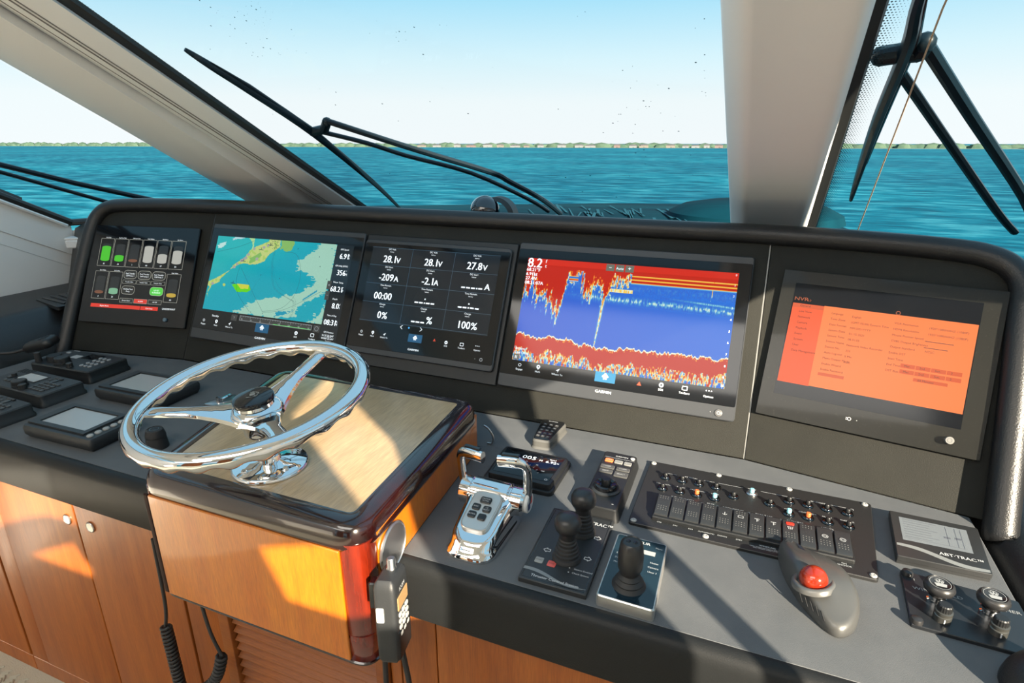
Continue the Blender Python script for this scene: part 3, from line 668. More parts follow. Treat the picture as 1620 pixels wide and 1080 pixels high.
def toolbar(T, u0, u1, v, sz, left, right, wz, brand, bu, bv):
    b = B(); ICON(b, (u0 + u1) / 2 if bu is None else bu, v + sz * .9, sz * .9, wz + .0008)
    for u, s in left + right: b.text(s, u, v - sz * .9, sz * .62, wz + .0006)
    for u, s in left + right:
        if s == 'Options': [b.rect(u + k * sz * .7 - sz * .15, v + sz * .9, u + k * sz * .7 + sz * .15, v + sz * 1.2, wz + .0006) for k in (-1, 0, 1)]
        elif s == 'Toolbars': frame(b, u - sz * .7, v + sz * .3, u + sz * .7, v + sz * 1.4, sz * .18, wz + .0006)
        elif s == 'Mark': ring(b, u, v + sz, sz * .45, sz * .4, wz + .0006); b.poly([(u - sz * .35, v + sz * .7), (u, v), (u + sz * .35, v + sz * .7)], wz + .0006)
        elif s == 'Where To': b.poly([(u - sz * .6, v + sz * .6), (u + sz * .1, v + sz * .5), (u + .0, v - sz * .1), (u + sz * .7, v + sz * 1.4)], wz + .0006)
        elif s == 'SOS': ring(b, u, v + sz * .8, sz * .5, sz * .4, wz + .0006)
        else: ring(b, u, v + sz * .8, sz * .45, sz * .12, wz + .0006)
    b.text(brand, bu if bu is not None else (u0 + u1) / 2, bv, sz * .85, wz + .0006, sx=1.15, bold=True)
    T.part(b, 'toolbar_icons', litw)
    h = B(); q = bu if bu is not None else (u0 + u1) / 2; h.rect(q - sz * 3.2, v - sz * .9, q + sz * 3.2, v + sz * 2.4, wz + .0003); T.part(h, 'home_key', mat('blue_home_key', (.01, .1, .2), .3, emit=.4, ecol='#0a4a78'))
alu = mat('dark_bezel_grey', (.035, .038, .042), .35, bump=(900, .1))
redt = mat('red_warning_icon', (.4, .05, .02), .4, emit=.6, ecol='#c0321e')

# --- chart display
T = disp('chartplotter', 'wide display showing a turquoise nautical chart, second from the left', 'display', FC, (-1.235, .07))
bez(T, 'bezel', -1.509, .068, -.962, .419, 0, .011, alu, .007)
bez(T, 'glass', -1.507, .098, -.964, .405, .009, .0118, glassb, .004, .0006)
W_, H_ = 250, 128
S, Tt = np.meshgrid((np.arange(W_) + .5) / W_, 1 - (np.arange(H_) + .5) / H_)
n1 = (vnoise(H_, W_, 3, 4, 1) - .5) * .03 + (vnoise(H_, W_, 9, 12, 2) - .5) * .05; n2 = (vnoise(H_, W_, 1.5, 6, 3) - .5) * .05 + (vnoise(H_, W_, 8, 10, 4) - .5) * .05
img = np.zeros((H_, W_, 3)); img[:] = (26 / 255, 163 / 255, 181 / 255); img[..., 0] += .25 * np.clip(.35 - S + (Tt - .6), 0, .3)
img[..., 1] += .12 * np.clip(.4 - S + (Tt - .5), 0, .5)
rgb = lambda *c: np.array(c) / 255
pale = [(0.887, 0.994), (1.0, 1.1), (1.006, 0.396), (0.874, 0.242), (0.784, 0.142), (0.766, 0.04), (0.637, -0.012), (0.281, 0.016), (0.419, 0.154), (0.498, 0.22), (0.622, 0.26), (0.719, 0.328), (0.852, 0.418), (0.884, 0.571), (0.816, 0.544), (0.828, 0.612), (0.72, 0.645), (0.748, 0.75)]
img[inpoly(S + n2, Tt + n1, pale)] = rgb(160, 206, 186)
img[inpoly(S + n2, Tt + n1, [(.9, .0), (1.013, .253), (1.02, -.05)])] = rgb(160, 206, 186)
img[inpoly(S, Tt, [(0.814, 0.271), (0.914, 0.412), (0.917, 0.389), (0.821, 0.261)])] = rgb(34, 150, 180)
img[inpoly(S + n2, Tt + n2, [(.60, .0), (.75, .1), (.70, .11), (.62, .07)])] = rgb(26, 150, 178)
img[inpoly(S + n2, Tt, [(.02, .83), (.1, .88), (.08, .93), (.02, .9)])] = rgb(190, 225, 220)
img[inpoly(S + n2, Tt, [(.12, .95), (.2, .98), (.26, 1.0), (.15, 1.0)])] = rgb(180, 215, 220)
land = [(0.011, 0.12), (0.003, 0.375), (0.071, 0.439), (0.161, 0.542), (0.204, 0.645), (0.272, 0.734), (0.313, 0.844), (0.351, 0.893), (0.451, 0.974), (0.46, 1.05), (0.536, 1.05), (0.552, 0.909), (0.483, 0.815), (0.443, 0.706), (0.393, 0.664), (0.328, 0.654), (0.261, 0.645), (0.219, 0.621), (0.17, 0.561), (0.116, 0.447), (0.092, 0.372), (0.038, 0.337), (0.012, 0.235)]
L_ = inpoly(S + n1 * .5, Tt + n1 * .6, land); img[L_] = rgb(192, 207, 124)
img[L_ & (vnoise(H_, W_, 4, 4, 9) > .66)] = rgb(170, 200, 100)
img[inpoly(S, Tt, [(0.278, 1.0), (0.328, 1.0), (0.331, 0.873), (0.316, 0.841), (.322, .9), (.31, .95)])] = rgb(170, 215, 150)
img[inpoly(S + n1 * .4, Tt + n1, [(0.552, 1.1), (0.665, 1.1), (0.664, 0.957), (0.648, 0.871), (0.61, 0.84), (0.56, 0.893)])] = rgb(133, 184, 96)
img[inpoly(S + n1 * .4, Tt + n1 * .4, [(0.307, 0.721), (0.366, 0.781), (0.394, 0.82), (0.421, 0.789), (0.367, 0.695), (0.327, 0.663)])] = rgb(130, 183, 95)
img[inpoly(S, Tt, [(0.209, 0.366), (0.253, 0.377), (0.36, 0.383), (0.383, 0.318), (0.356, 0.285), (0.268, 0.272)])] = rgb(98, 212, 28)
img[inpoly(S, Tt, [(0.252, 0.382), (0.36, 0.38), (0.361, 0.332), (0.295, 0.32)])] = rgb(205, 208, 70)
img[((S - .145) / .012) ** 2 + ((Tt - .35) / .02) ** 2 < 1] = rgb(180, 205, 100)
for x, y in ((.26, .70), (.275, .72), (.285, .735), (.25, .69), (.34, .86), (.42, .89), (.38, .73), (.45, .92), (.22, .64), (.20, .60), (.30, .78), (.04, .35)):
    img[((S - x) / .012) ** 2 + ((Tt - y) / .02) ** 2 < 1] = rgb(165, 165, 160)
img += (rng.random((H_, W_, 1)) - .5) * .02; img = np.clip(img, 0, 1)
raster(T, 'chart_image', img, -1.481, .157, -1.047, .381, .0124, .95)
su = lambda s, t: (-1.481 + .434 * s, .157 + .224 * t)
b = B(); z = .0127
def dotted(pts, step, r):
    c_ = smooth_curve([su(*p) for p in pts], 12, False); acc = 0
    for a, e in zip(c_, c_[1:]):
        acc += (Vector(e) - Vector(a)).length
        if acc > step: acc = 0; b.rect(e[0] - r, e[1] - r, e[0] + r, e[1] + r, z)
trk = [(0.516, 0.853), (0.515, 0.699), (0.537, 0.532), (0.581, 0.37), (0.694, 0.274), (0.754, 0.219), (0.748, 0.02)]
for dx in (-.006, 0, .006): dotted([(s + dx, t) for s, t in trk], .0016, .0005)
dotted([(0.525, 0.666), (0.602, 0.408), (0.745, 0.283), (0.773, 0.19), (0.756, 0.038)], .003, .0006); dotted([(.50, .66), (.41, .38), (.40, .25)], .003, .0005)
for q in ([(0.252, 0.626), (0.243, 0.45), (0.283, 0.249), (0.413, 0.035)], [(.60, .85), (0.69, 0.84), (0.74, 0.72), (0.765, 0.55), (0.745, 0.30), (.66, .13), (0.519, 0.064)], [(0.263, 0.593), (0.398, 0.304), (0.52, 0.056)], [(.52, .05), (.7, .13), (.95, .40)], [(.02, .78), (.2, .87), (.33, .97)]):
    b.line([tuple(p) for p in smooth_curve([su(*p) for p in q], 8, False)], .0006, z)
for s, t in ((.22, .385), (.27, .69), (.40, .86), (.47, .93)): u, v = su(s, t); b.line([(u - .009, v), (u + .009, v - .0012)], .0016, z); b.rect(u - .0008, v, u + .0008, v + .006, z)
for i in range(30): u, v = su(random.uniform(.46, .53), random.uniform(.88, .99)); b.rect(u, v, u + random.uniform(.002, .006), v + .001, z)
for s, t in ((.44, .52), (.42, .03), (.52, .03), (.7, .9), (.9, .7), (.88, .82), (.97, .55), (.6, .5)): u, v = su(s, t); b.rect(u, v, u + .002, v + .003, z)
T.part(b, 'chart_marks', mat('chart_ink', (.02, .05, .08), .5, emit=.25, ecol='#1e3a4e'))
b = B(); b.rect(-1.047, .118, -.991, .381, .0121); T.part(b, 'data_column', mat('data_column_dark', (.008, .012, .016), .1, emit=.08, ecol='#3a4a58'))
b = B(); z = .0126
for i, (cap, val, un) in enumerate((('GPS Speed', '6.91', 'k t'), ('GPS Hdg (XXX)', '356', '° M'), ('Water Temp.', '68.21', '° F'), ('Depth', '8.0', 'f t'), ('Time of Day', '08:31', 'A M'))):
    v = .366 - i * .046; b.text(cap, -1.019, v, .0045, z); b.text(val, -1.003, v - .024, .0155, z, 'R', .9, bold=True); b.text(un[0], -1.0, v - .0155, .006, z); b.text(un[2], -1.0, v - .024, .007, z)
b.text('GPS Position', -1.019, .136, .0045, z); b.text("N 25°03.940'", -1.019, .1265, .0052, z); b.text("W080°25.691'", -1.019, .1185, .0052, z)
b.text('Standby', -1.425, .138, .006, z)
T.part(b, 'data_readouts', litw)
b = B(); b.rect(-1.335, .136, -1.075, .152, .0121); b.rect(-1.072, .134, -1.049, .153, .0121); b.rect(-1.054, .255, -1.040, .278, .0128); b.rect(-1.054, .225, -1.040, .25, .0128); b.rect(-1.365, .134, -1.343, .152, .0121)
T.part(b, 'scale_bar', mat('grey_keys', (.05, .05, .05), .3, emit=.12, ecol='#56564f'))
b = B(); frame(b, -1.333, .138, -1.078, .151, .0007, .0124)
for k in range(28): u = -1.33 + k * .009; b.line([(u, .151), (u, .148 if k % 4 else .145)], .0007, .0124)
for k, s in enumerate(('90', '60', '30', 'S', '150', '120', '90', 'W')): b.text(s, -1.325 + k * .034, .1395, .0045, .0124)
b.text('+', -1.047, .262, .009, .013); b.text('–', -1.047, .235, .009, .013); ring(b, -1.0605, .1435, .006, .0008, .0124); b.text('T', -1.354, .14, .006, .0124)
T.part(b, 'scale_marks', litg)
b = B(); b.rect(-1.21, .1385, -1.08, .1395, .0125); T.part(b, 'green_scale_line', mat('green_line', (.1, .6, .1), .4, emit=.8, ecol='#3fd43f'))
toolbar(T, -1.481, -.991, .118, .0075, [(-1.466, 'Engage'), (-1.417, 'Mark'), (-1.366, 'Where To')], [(-1.125, 'SOS'), (-1.07, 'Toolbars'), (-1.015, 'Options')], .0118, 'GARMIN', -1.246, .086 + .006)

# --- battery monitor display
T = disp('chartplotter', 'squarish display showing voltage, amps and charge numbers, centre of the dash', 'display', FC, (-.737, .069))
bez(T, 'mounting_frame', -.957, .067, -.52, .418, 0, .006, blackp, .004)
bez(T, 'bezel', -.953, .097, -.531, .402, .005, .017, alu, .012)
bez(T, 'glass', -.951, .112, -.533, .392, .015, .018, glassb, .006, .0006)
b = B(); b.rect(-.926, .181, -.557, .381, .0183); T.part(b, 'lit_page', mat('lit_page_dark', (.01, .014, .02), .1, emit=.06, ecol='#2c4456'))
cu = [-.926, -.803, -.68, -.557]; rv = [.381, .333, .284, .234, .184]; b = B(); z = .0186
for u in cu[1:3]: b.line([(u, .184), (u, .381)], .0008, z)
for v in rv: b.line([(-.926, v), (-.557, v)], .0008, z)
T.part(b, 'grid_lines', mat('grid_blue', (.05, .1, .15), .4, emit=.25, ecol='#3f6a88'))
b = B(); z = .0188
cells = [[('DC Volt.', '28.1', 'V'), ('DC Volt.', '28.1', 'V'), ('DC Volt.', '27.8', 'V')], [('DC Curr.', '-209', 'A'), ('DC Curr.', '-2.1', 'A'), ('DC Curr.', '---.-', 'A')],
         [('Time Remain.', '00:00', ''), ('Time Remain.', '--:--', ''), ('Time Remain.', '--:--', '')], [('Charge', '0', '%'), ('Charge', '---', '%'), ('Charge', '100', '%')]]
for r_ in range(4):
    for c_ in range(3):
        cap, val, un = cells[r_][c_]; u = (cu[c_] + cu[c_ + 1]) / 2; v = rv[r_ + 1]
        b.text(cap, u, rv[r_] - .006, .0045, z); b.text('battery', u, rv[r_] - .012, .003, z)
        if val.startswith('--'):
            x = u - (.03 if un else .03)
            for ch in val:
                if ch == '-': b.rect(x, v + .009, x + .0105, v + .0125, z); x += .0135
                elif ch == '.': b.rect(x, v + .009, x + .0035, v + .0125, z); x += .006
                else: b.rect(x, v + .009, x + .0035, v + .0125, z); b.rect(x, v + .019, x + .0035, v + .0225, z); x += .006
            if un: b.text(un, x + .002, v + .009, .016 if un == 'A' else .019, z, 'L', bold=True)
        else:
            w1 = len(val.replace('.', '').replace(':', '').replace('-', '')) * .0135 + .005
            b.text(val, u - .004, v + .0085, .0195, z, 'C', .92, bold=True)
            if un:
                P, F, bb = textmesh(val); ww = (bb[2] - bb[0]) * .0195 / .73 * .92; b.text(un, u - .004 + ww / 2 + .0025, v + .0085, .0145 if un != '%' else .0185, z, 'L', bold=True)
T.part(b, 'readings', litw)
b = B(); b.line([(-.793, .182), (-.799, .177), (-.793, .172)], .0013, z); b.line([(-.742, .182), (-.736, .177), (-.742, .172)], .0013, z); T.part(b, 'page_arrows', litw)
b = B(); ring(b, -.774, .1775, .0013, .0026, z, 8); T.part(b, 'page_dot', mat('blue_dot', (.1, .4, .8), .4, emit=.8, ecol='#3aa0e0'))
toolbar(T, -.926, -.557, .148, .0062, [(-.912, 'Engage'), (-.877, 'Mark'), (-.842, 'Where To')], [(-.663, 'SOS'), (-.62, 'Toolbars'), (-.578, 'Options')], .0183, 'GARMIN', -.751, .121)
b = B(); b.poly([(-.7, .152), (-.692, .152), (-.696, .159)], .0188); T.part(b, 'warning_icon', redt)
b = B(); ring(b, -.563, .123, .0035, .0011, .0186); b.rect(-.58, .1225, -.5785, .124, .0186); T.part(b, 'power_key', litg)

# --- sonar display
T = disp('chartplotter', 'wide display showing a red and blue depth sounder image', 'display', FC, (-.249, .071))
bez(T, 'bezel', -.5145, .070, .0165, .421, 0, .012, alu, .008)
bez(T, 'glass', -.5125, .1, .0145, .405, .010, .0128, glassb, .004, .0006)
W_, H_ = 300, 156
s = (np.arange(W_) + .5) / W_; t = (np.arange(H_) + .5) / H_; S, Tt = np.meshgrid(s, t)
colr = lambda k, a: np.interp(np.arange(W_), np.arange(0, W_ + k, k), np.random.default_rng(a).random(len(np.arange(0, W_ + k, k))))
fine = vnoise(H_, W_, 3.5, 1.1, 21); mid = vnoise(H_, W_, 9, 2.2, 22); big = vnoise(H_, W_, 8, 14, 23)
tb = np.interp(s, [0, .05, .1, .15, .19, .2, .23, .27, .28, .31, .33, .36, .40, .42, .46, .52, .54, 1], [.42, .36, .42, .40, .6, .48, .2, .16, .16, .3, .42, .3, .30, .32, .22, .2, .13, .12])
tb = tb + (colr(2.0, 31) - .5) * .16 * np.clip((.54 - s) * 6, 0, 1) + (colr(6, 32) - .5) * .1 * np.clip((.54 - s) * 6, 0, 1)
I = np.clip((tb[None] - Tt) / .16 + .18 + (fine - .5) * .9 + (mid - .5) * .5, 0, 1) * np.clip((.55 - S) * 40, 0, 1)
I = np.maximum(I, np.where(Tt < .09 + (vnoise(H_, W_, 50, 4, 40) - .5) * .03, 1.0, 0))
right = S > .53
strip = .92 - .5 * np.clip(np.sin((Tt - .06) * 190) * .7, -.4, 1)
I = np.where(right & (Tt < .165), np.where(Tt < .085, .97, strip), I)
I = np.where(right & (Tt >= .165), np.clip(.5 - (Tt - .165) * 22, .0, .5), I)
win = (S > .225) & (S < .275) & (Tt > .14) & (Tt < .2); I = np.where(win, .5 + .4 * np.sin(Tt * 150), I)
for sc_, d_, w0 in ((.195, .62, .012), (.412, .77, .010), (.345, .40, .012), (.895, .27, .004)):
    cx = sc_ - (Tt - .3) * .03 * (1 if sc_ > .4 else .6); k = np.exp(-((S - cx) / (w0 * (1.2 - Tt / d_ * .8))) ** 2) * (Tt < d_); I = np.maximum(I, k * (.85 - .35 * Tt / d_ + (fine - .5) * .35))
haze = np.clip(.45 - (np.abs(Tt - .31 - .04 * S) / .12), 0, 1) * (.35 + .65 * (S > .3)) + .18 * np.exp(-((Tt - .22) / .05) ** 2)
I = np.maximum(I, np.clip(haze * (fine * 1.25 + mid * .35) * 1.05, 0, .47))
I = np.maximum(I, np.where((np.abs(Tt - .245) < .016) & (S > .42) & (S < .545), .5 + .25 * (fine - .3), 0))
I = np.maximum(I, .44 * np.exp(-((Tt - (.20 + .11 * S)) / .014) ** 2) * np.clip((S - .6) * 4, 0, 1) * (.6 + .5 * fine))
bb_ = np.interp(s, [0, .03, .08, .2, .26, .3, .4, .5, .52, .62, .7, .8, .9, 1], [.735, .73, .76, .745, .74, .77, .785, .785, .755, .765, .76, .755, .765, .735 + .01]) + (colr(2.2, 51) - .5) * .03 + (colr(7, 52) - .5) * .02
dep = Tt - bb_[None]
th = .115 + .05 * colr(5, 53)[None]
Ib = np.where(dep < .012, .5, np.where(dep < th, .96, np.clip(.80 - (dep - th) * 4.0, .22, 1) + (fine - .5) * .95 + (mid - .5) * .5))
Ib = np.where((dep > .01) & (dep < .03) & (fine > .6), .72, Ib)
I = np.where(dep > 0, Ib, I); I = np.clip(I, 0, 1)
cm_x = [0, .14, .3, .42, .5, .6, .72, .84, 1]; cm = np.array([(38, 92, 208), (50, 110, 215), (70, 150, 215), (150, 212, 226), (244, 246, 214), (250, 208, 84), (240, 140, 34), (214, 52, 20), (196, 34, 18)]) / 255
img = np.stack([np.interp(I, cm_x, cm[:, k]) for k in range(3)], -1); img[..., 2] += .05 * S * (I < .1); img[..., 1] += .08 * S * (I < .1)
img[Tt < .06] = rgb(214, 46, 28); img = np.clip(img, 0, 1)
raster(T, 'sonar_image', img, -.4865, .135, -.0105, .383, .0134, .97)
b = B(); z = .0142
b.text('8.2', -.486, .361, .0235, z, 'L', .95, bold=True); b.text('f', -.442, .373, .009, z, 'L'); b.text('t', -.442, .362, .009, z, 'L')
for i, sss in enumerate(('68.21°F', '6.91kt', '27.4N', '08:31:07A')): b.text(sss, -.486, .351 - i * .0105, .0082, z, 'L', bold=True)
b.text('800kHz', -.482, .160, .0058, z, 'L'); b.text('Low Chirp', -.482, .151, .0058, z, 'L')
for i, v in enumerate((.376, .353, .33, .304, .279, .254, .23, .205, .180, .156, .139)): b.text(str(i), -.0155, v, .0048, z)
T.part(b, 'depth_readouts', litw)
b = B()
for u in (-.286, -.264, -.242): b.rect(u - .0095, .366, u + .0095, .382, .0139)
b.rect(-.484, .136, -.470, .149, .0139); T.part(b, 'gain_keys', mat('translucent_grey_keys', (.1, .1, .08), .3, emit=.25, ecol='#7f8068'))
b = B(); b.text('–', -.286, .371, .009, z); b.text('Auto', -.264, .3705, .0062, z); b.text('+', -.242, .37, .01, z); b.rect(-.480, .139, -.4785, .146, z); b.rect(-.4765, .139, -.475, .146, z); T.part(b, 'gain_symbols', litw)
toolbar(T, -.4865, -.0105, .119, .0072, [(-.465, 'Engage'), (-.419, 'Mark'), (-.372, 'Where To')], [(-.138, 'SOS'), (-.089, 'Toolbars'), (-.04, 'Options')], .0128, 'GARMIN', -.261, .0885 - .0)
b = B(); b.poly([(-.19, .117), (-.18, .117), (-.185, .1255)], .0136); T.part(b, 'warning_icon', redt)
b = B(); b.lathe([(.0075, .0128), (.0075, .0142), (.0068, .0146), (0, .0146)], (-.016, .084 + .0, 0)); T.part(b, 'power_button', mat('grey_button', (.1, .1, .1), .4))
b = B(); ring(b, -.016, .084, .003, .0009, .01475); b.rect(-.033, .0835, -.0315, .085, .0135); T.part(b, 'power_symbol', whitep)

# --- tank monitor (left panel)
T = disp('touch_panel_monitor', 'glass monitor with tank gauges in green and white, far left of the dash', 'display', FL, (-.2, .09))
bez(T, 'housing', -.388, .09, -.006, .40, 0, .010, blackg, .003)
bez(T, 'glass', -.388, .09, -.006, .40, .010, .0115, glassb, .003, .0005)
z = .0122; gw = mat('gauge_outline', (.3, .3, .28), .4, emit=.45, ecol='#c9c6b4')
b = B(); tx = B(); x0s = [-.354 + k * .0522 for k in range(6)]
fills = {}
def bodyshape(u, v, h): 
    return [(u + .0245 + .0165 * math.cos(a), v + .0045 * math.sin(a)) for a in [math.pi + math.pi * k / 10 for k in range(11)]] + [(u + .0245 + .0165 * math.cos(a), v + h + .0045 * math.sin(a)) for a in [math.pi * k / 10 for k in range(11)]]
def cell(u, v0, v1, h, colr_, lab, val):
    frame(b, u, v0, u + .0485, v1, .0009, z); tx.text(lab, u + .026, v1 + .002, .0034, z); tx.text(val, u + .024, v0 + .005, .0048, z)
    q = B(); q.poly(bodyshape(u, v0 + .020, .048), z - .0003); fills.setdefault('tank', []).append(q)
    q = B(); q.poly(bodyshape(u, v0 + .020, h), z); q.line([(u + .008, v0 + .02 + h), (u + .041, v0 + .02 + h)], .0008, z + .0001); fills.setdefault(colr_, []).append(q)
for k, (h, cc, lab, val) in enumerate(((.040, 'green', 'Day Tank', '55'), (.012, 'green', 'Fwd Fuel Tank', '24'), (.001, 'brown', 'Mid Fuel Tank', '1'), (.045, 'white', 'Fresh Water', '68'), (.021, 'white', 'Mid Water', '37'), (.034, 'white', 'Aft Water', '50'))):
    cell(x0s[k], .269, .357, h, cc, lab, val)
cell(x0s[0], .165, .252, .001, 'brown', 'Grey Water', '4'); cell(x0s[1], .165, .252, .011, 'pale green', 'Aft Holding', '25'); cell(x0s[5] + .001, .166, .253, .004, 'amber', 'Black Water', '85')
ec = {'green': '#45c81e', 'brown': '#7a4a30', 'white': '#bdbdb4', 'pale green': '#7fb893', 'amber': '#c8a838', 'tank': '#2b3338'}
for kx, qs in fills.items():
    mm = mat('tank_fill_' + kx.replace(' ', '_'), (.02, .02, .02), .2, emit=.28 if kx == 'tank' else .85, ecol=ec[kx])
    for q in qs: T.part(q, 'tank_column' if kx == 'tank' else 'tank_level', mm)
def pill(u, v, wd, h, m, txt=None, t2=None, green=False):
    q = B(); q.stack([(u - wd / 2, v - h / 2), (u + wd / 2, v - h / 2), (u + wd / 2, v + h / 2), (u - wd / 2, v + h / 2)], [(0, z - .0002), (0, z)], r=h * .45, n=6); T.part(q, 'pump_key', m)
    if not green: pass
    o_ = roundpoly([(u - wd / 2, v - h / 2), (u + wd / 2, v - h / 2), (u + wd / 2, v + h / 2), (u - wd / 2, v + h / 2)], h * .45, 6); b.line(o_ + [o_[0]], .0012, z + .0003)
    if txt: tx.text(txt, u, v + .0008, .0046, z + .0004); tx.text(t2, u, v - .0062, .0046, z + .0004)
keyd = mat('dark_key', (.02, .02, .02), .3, emit=.1, ecol='#5a574c')
for k in range(3): pill(-.2245 + .0517 * k, .2455, .047, .026, keyd, 'Fuel Transfer', 'Diff Pump %d' % (k + 1)); frame(b, -.2485 + .0517 * k, .2165, -.2 + .0517 * k, .2275, .0007, z); tx.text('Transfer Valve', -.2245 + .0517 * k, .2205, .0036, z)
pill(-.2235, .1965, .047, .026, keyd, 'Holding Tank', 'Pump'); pill(-.121, .197, .047, .026, mat('green_key', (.05, .3, .05), .3, emit=.8, ecol='#4cc23a'), 'UV KIT', 'RUNNING', True)
red = mat('red_alarm_bar', (.4, .03, .02), .3, emit=.75, ecol='#cf2f20')
for k, m_ in enumerate((keyd, red, keyd)): q = B(); q.rect(-.2475 + .0517 * k, .157, -.2005 + .0517 * k, .170, z - .0001); T.part(q, 'status_key', m_); frame(b, -.2475 + .0517 * k, .157, -.2005 + .0517 * k, .170, .0008, z + .0002); tx.text(('Screen Saver', 'ALARM', 'All Off')[k], -.224 + .0517 * k, .1615, .0042, z + .0003)
q = B(); q.rect(-.351, .1375, -.170, .1490, z); q.rect(-.168, .1375, -.106, .1490, z); T.part(q, 'alarm_bar', red); tx.text('UNDERWAY', -.068, .1425, .006, z); tx.text('Engine Alarm', -.30, .141, .0045, z + .0003); tx.text('Call Crew', -.137, .141, .0045, z + .0003)
T.part(b, 'gauge_outlines', gw); T.part(tx, 'gauge_text', litw)
b = B(); b.lathe([(.006, .0115), (.006, .016), (.005, .017), (0, .017)], (-.073, .112, 0)); T.part(b, 'power_button', mat('blue_grey_button', (.1, .16, .2), .3))

# --- surveillance recorder display (right panel)
T = disp('touch_panel_monitor', 'dusty glass monitor with an orange menu page, far right of the dash', 'display', FR, (.19, .098))
dusty = mat('dusty_black_glass', (.008, .008, .0065), .3, spec=.3, var=(220, (.025, .025, .02), (1, 1, 1), .6, .8), coat=.25, coatr=.05)
bez(T, 'housing', .004, .097, .371, .40, 0, .010, blackg, .003)
bez(T, 'glass', .004, .097, .371, .40, .010, .0118, dusty, .003, .0005)
z = .0124
b = B(); b.rect(.030, .144, .337, .374, z - .0003); T.part(b, 'unlit_screen', mat('unlit_screen', (.004, .005, .007), .12, spec=.3))
oc = lambda u, v: None
b = B(); b.rect(.032, .170, .089, .3325, z); T.part(b, 'menu_sidebar', mat('lit_orange_red', (.02, .004, .001), .3, emit=.92, ecol='#fb5418'))
b = B(); b.rect(.089, .171, .3355, .3335, z); T.part(b, 'menu_page', mat('lit_orange', (.02, .005, .001), .3, emit=1.0, ecol='#ff7c3a'))
b = B(); b.rect(.032, .324, .089, .332, z + .0002); b.rect(.101, .195, .146, .201, z + .0002)
for i in range(4): b.rect(.232 + i * .0235, .236, .2545 + i * .0235, .2435, z + .0002); b.rect(.232 + i * .0235, .225, .2545 + i * .0235, .2325, z + .0002)
b.rect(.255, .2145, .307, .2205, z + .0002); T.part(b, 'menu_fields_print', mat('lit_darker_orange', (.02, .005, .001), .3, emit=.85, ecol='#e4551f'))
b = B(); z2 = z + .0004; dk = mat('dark_menu_text', (.02, .004, .002), .5, emit=.35, ecol='#7a2008')
for i, q in enumerate(('General', 'Live View', 'Network', 'Camera', 'Playback', 'Event', 'System', 'User', 'Data Management')): b.text(q, .046, .3245 - i * .0115 + .002, .0044, z2, 'L')
for i, q in enumerate(('Language', 'Time Zone', 'Date Format', 'System Date', 'System Time', 'Device Name', 'Device No.', 'Auto Log-out', 'Menu Output Mode', 'Enable Wizard', 'Enable Password')): b.text(q, .104, .319 - i * .0113, .0042, z2, 'L')
for i, q in enumerate(('English', '(GMT-05:00) Eastern Time', 'MM-DD-YYYY', '01-15-2021', '08:31:03', 'Network Video Recorder', '255', '5 Min', 'Auto')): b.text(q, .140, .317 - i * .0113, .0042, z2, 'L')
for i, q in enumerate(('VGA Resolution', 'HDMI Resolution', 'Mouse Pointer Speed', 'CVBS Output Brightness', 'Output Standard', 'Enable DST', 'Start Time', 'End Time', 'DST Bias')): b.text(q, .210, .3155 - i * .0113, .0042, z2, 'L')
b.text('1920*1080/60HZ (1080P)', .265, .314, .0042, z2, 'L'); b.text('1920*1080/60HZ (1080P)', .265, .3025, .0042, z2, 'L'); b.line([(.262, .291), (.305, .291)], .0013, z2); b.line([(.262, .279), (.298, .279)], .0013, z2); b.text('NTSC', .265, .27, .0042, z2, 'L')
for i, q in enumerate(('Mar.', '2nd', 'Sun.', '2')): b.text(q, .238 + i * .0235, .238, .004, z2, 'L'); b.text(q, .238 + i * .0235, .227, .004, z2, 'L')
b.text('60 Minutes', .262, .2155, .004, z2, 'L'); T.part(b, 'menu_text', dk)
b = B(); b.text('NVR', .0335, .3385, .0075, z2, 'L', 1.3, bold=True); b.text('4.0', .0565, .3385, .0045, z2, 'L'); ring(b, .213, .337, .0033, .0014, z2); T.part(b, 'logo_text', mat('dim_orange_logo', (.02, .006, .002), .4, emit=.5, ecol='#d8622c'))
b = B(); ring(b, .168, .123, .0028, .0012, z); b.line([(.162, .1245), (.165, .1245)], .0012, z); b.line([(.162, .1215), (.165, .1215)], .0012, z); b.rect(.180, .122, .1812, .1232, z); T.part(b, 'input_symbol', whitep)
b = B(); b.lathe([(.0068, .0118), (.0068, .023), (.006, .0245), (0, .0245)], (.323, .121, 0), n=28); k = T.part(b, 'power_knob', mat('pale_grey_knob', (.2, .2, .19), .4, spec=.3), label='round pale grey push knob')
b = B(); ring(b, .323, .121, .0034, .0008, .0247); finish(b, 'power_symbol', mat('knob_mark', (.12, .12, .12), .5), k, T.off)
# ================================================================== steering wheel
nr = Vector((-.039, -.141, .989)).normalized()
WF = Matrix.Translation((-.682, .623, -.369)) @ Vector((0, 0, 1)).rotation_difference(nr).to_matrix().to_4x4()
T = Thing('steering_wheel', 'polished chrome three-spoke steering wheel on the wooden pod', 'steering wheel', (0, 0, 0), frame=WF, local=True)
b = B(); N = 216; R = []
for i in range(N):
    a = 2 * math.pi * i / N; ring_ = []
    for k in range(18):
        p = 2 * math.pi * k / 18; low = max(0, -math.sin(p)) ** 1.2
        r = .0128 * (1 + .24 * low * math.cos(26 * a) - .04 * low)
        rr = .1675 + r * math.cos(p); ring_.append(b.bm.verts.new((rr * math.cos(a), rr * math.sin(a), r * math.sin(p))))
    R.append(ring_)
for i in range(N):
    A_, B_ = R[i], R[(i + 1) % N]
    for k in range(18): b.bm.faces.new((A_[k], B_[k], B_[(k + 1) % 18], A_[(k + 1) % 18]))
T.part(b, 'rim', chrome, angle=80)
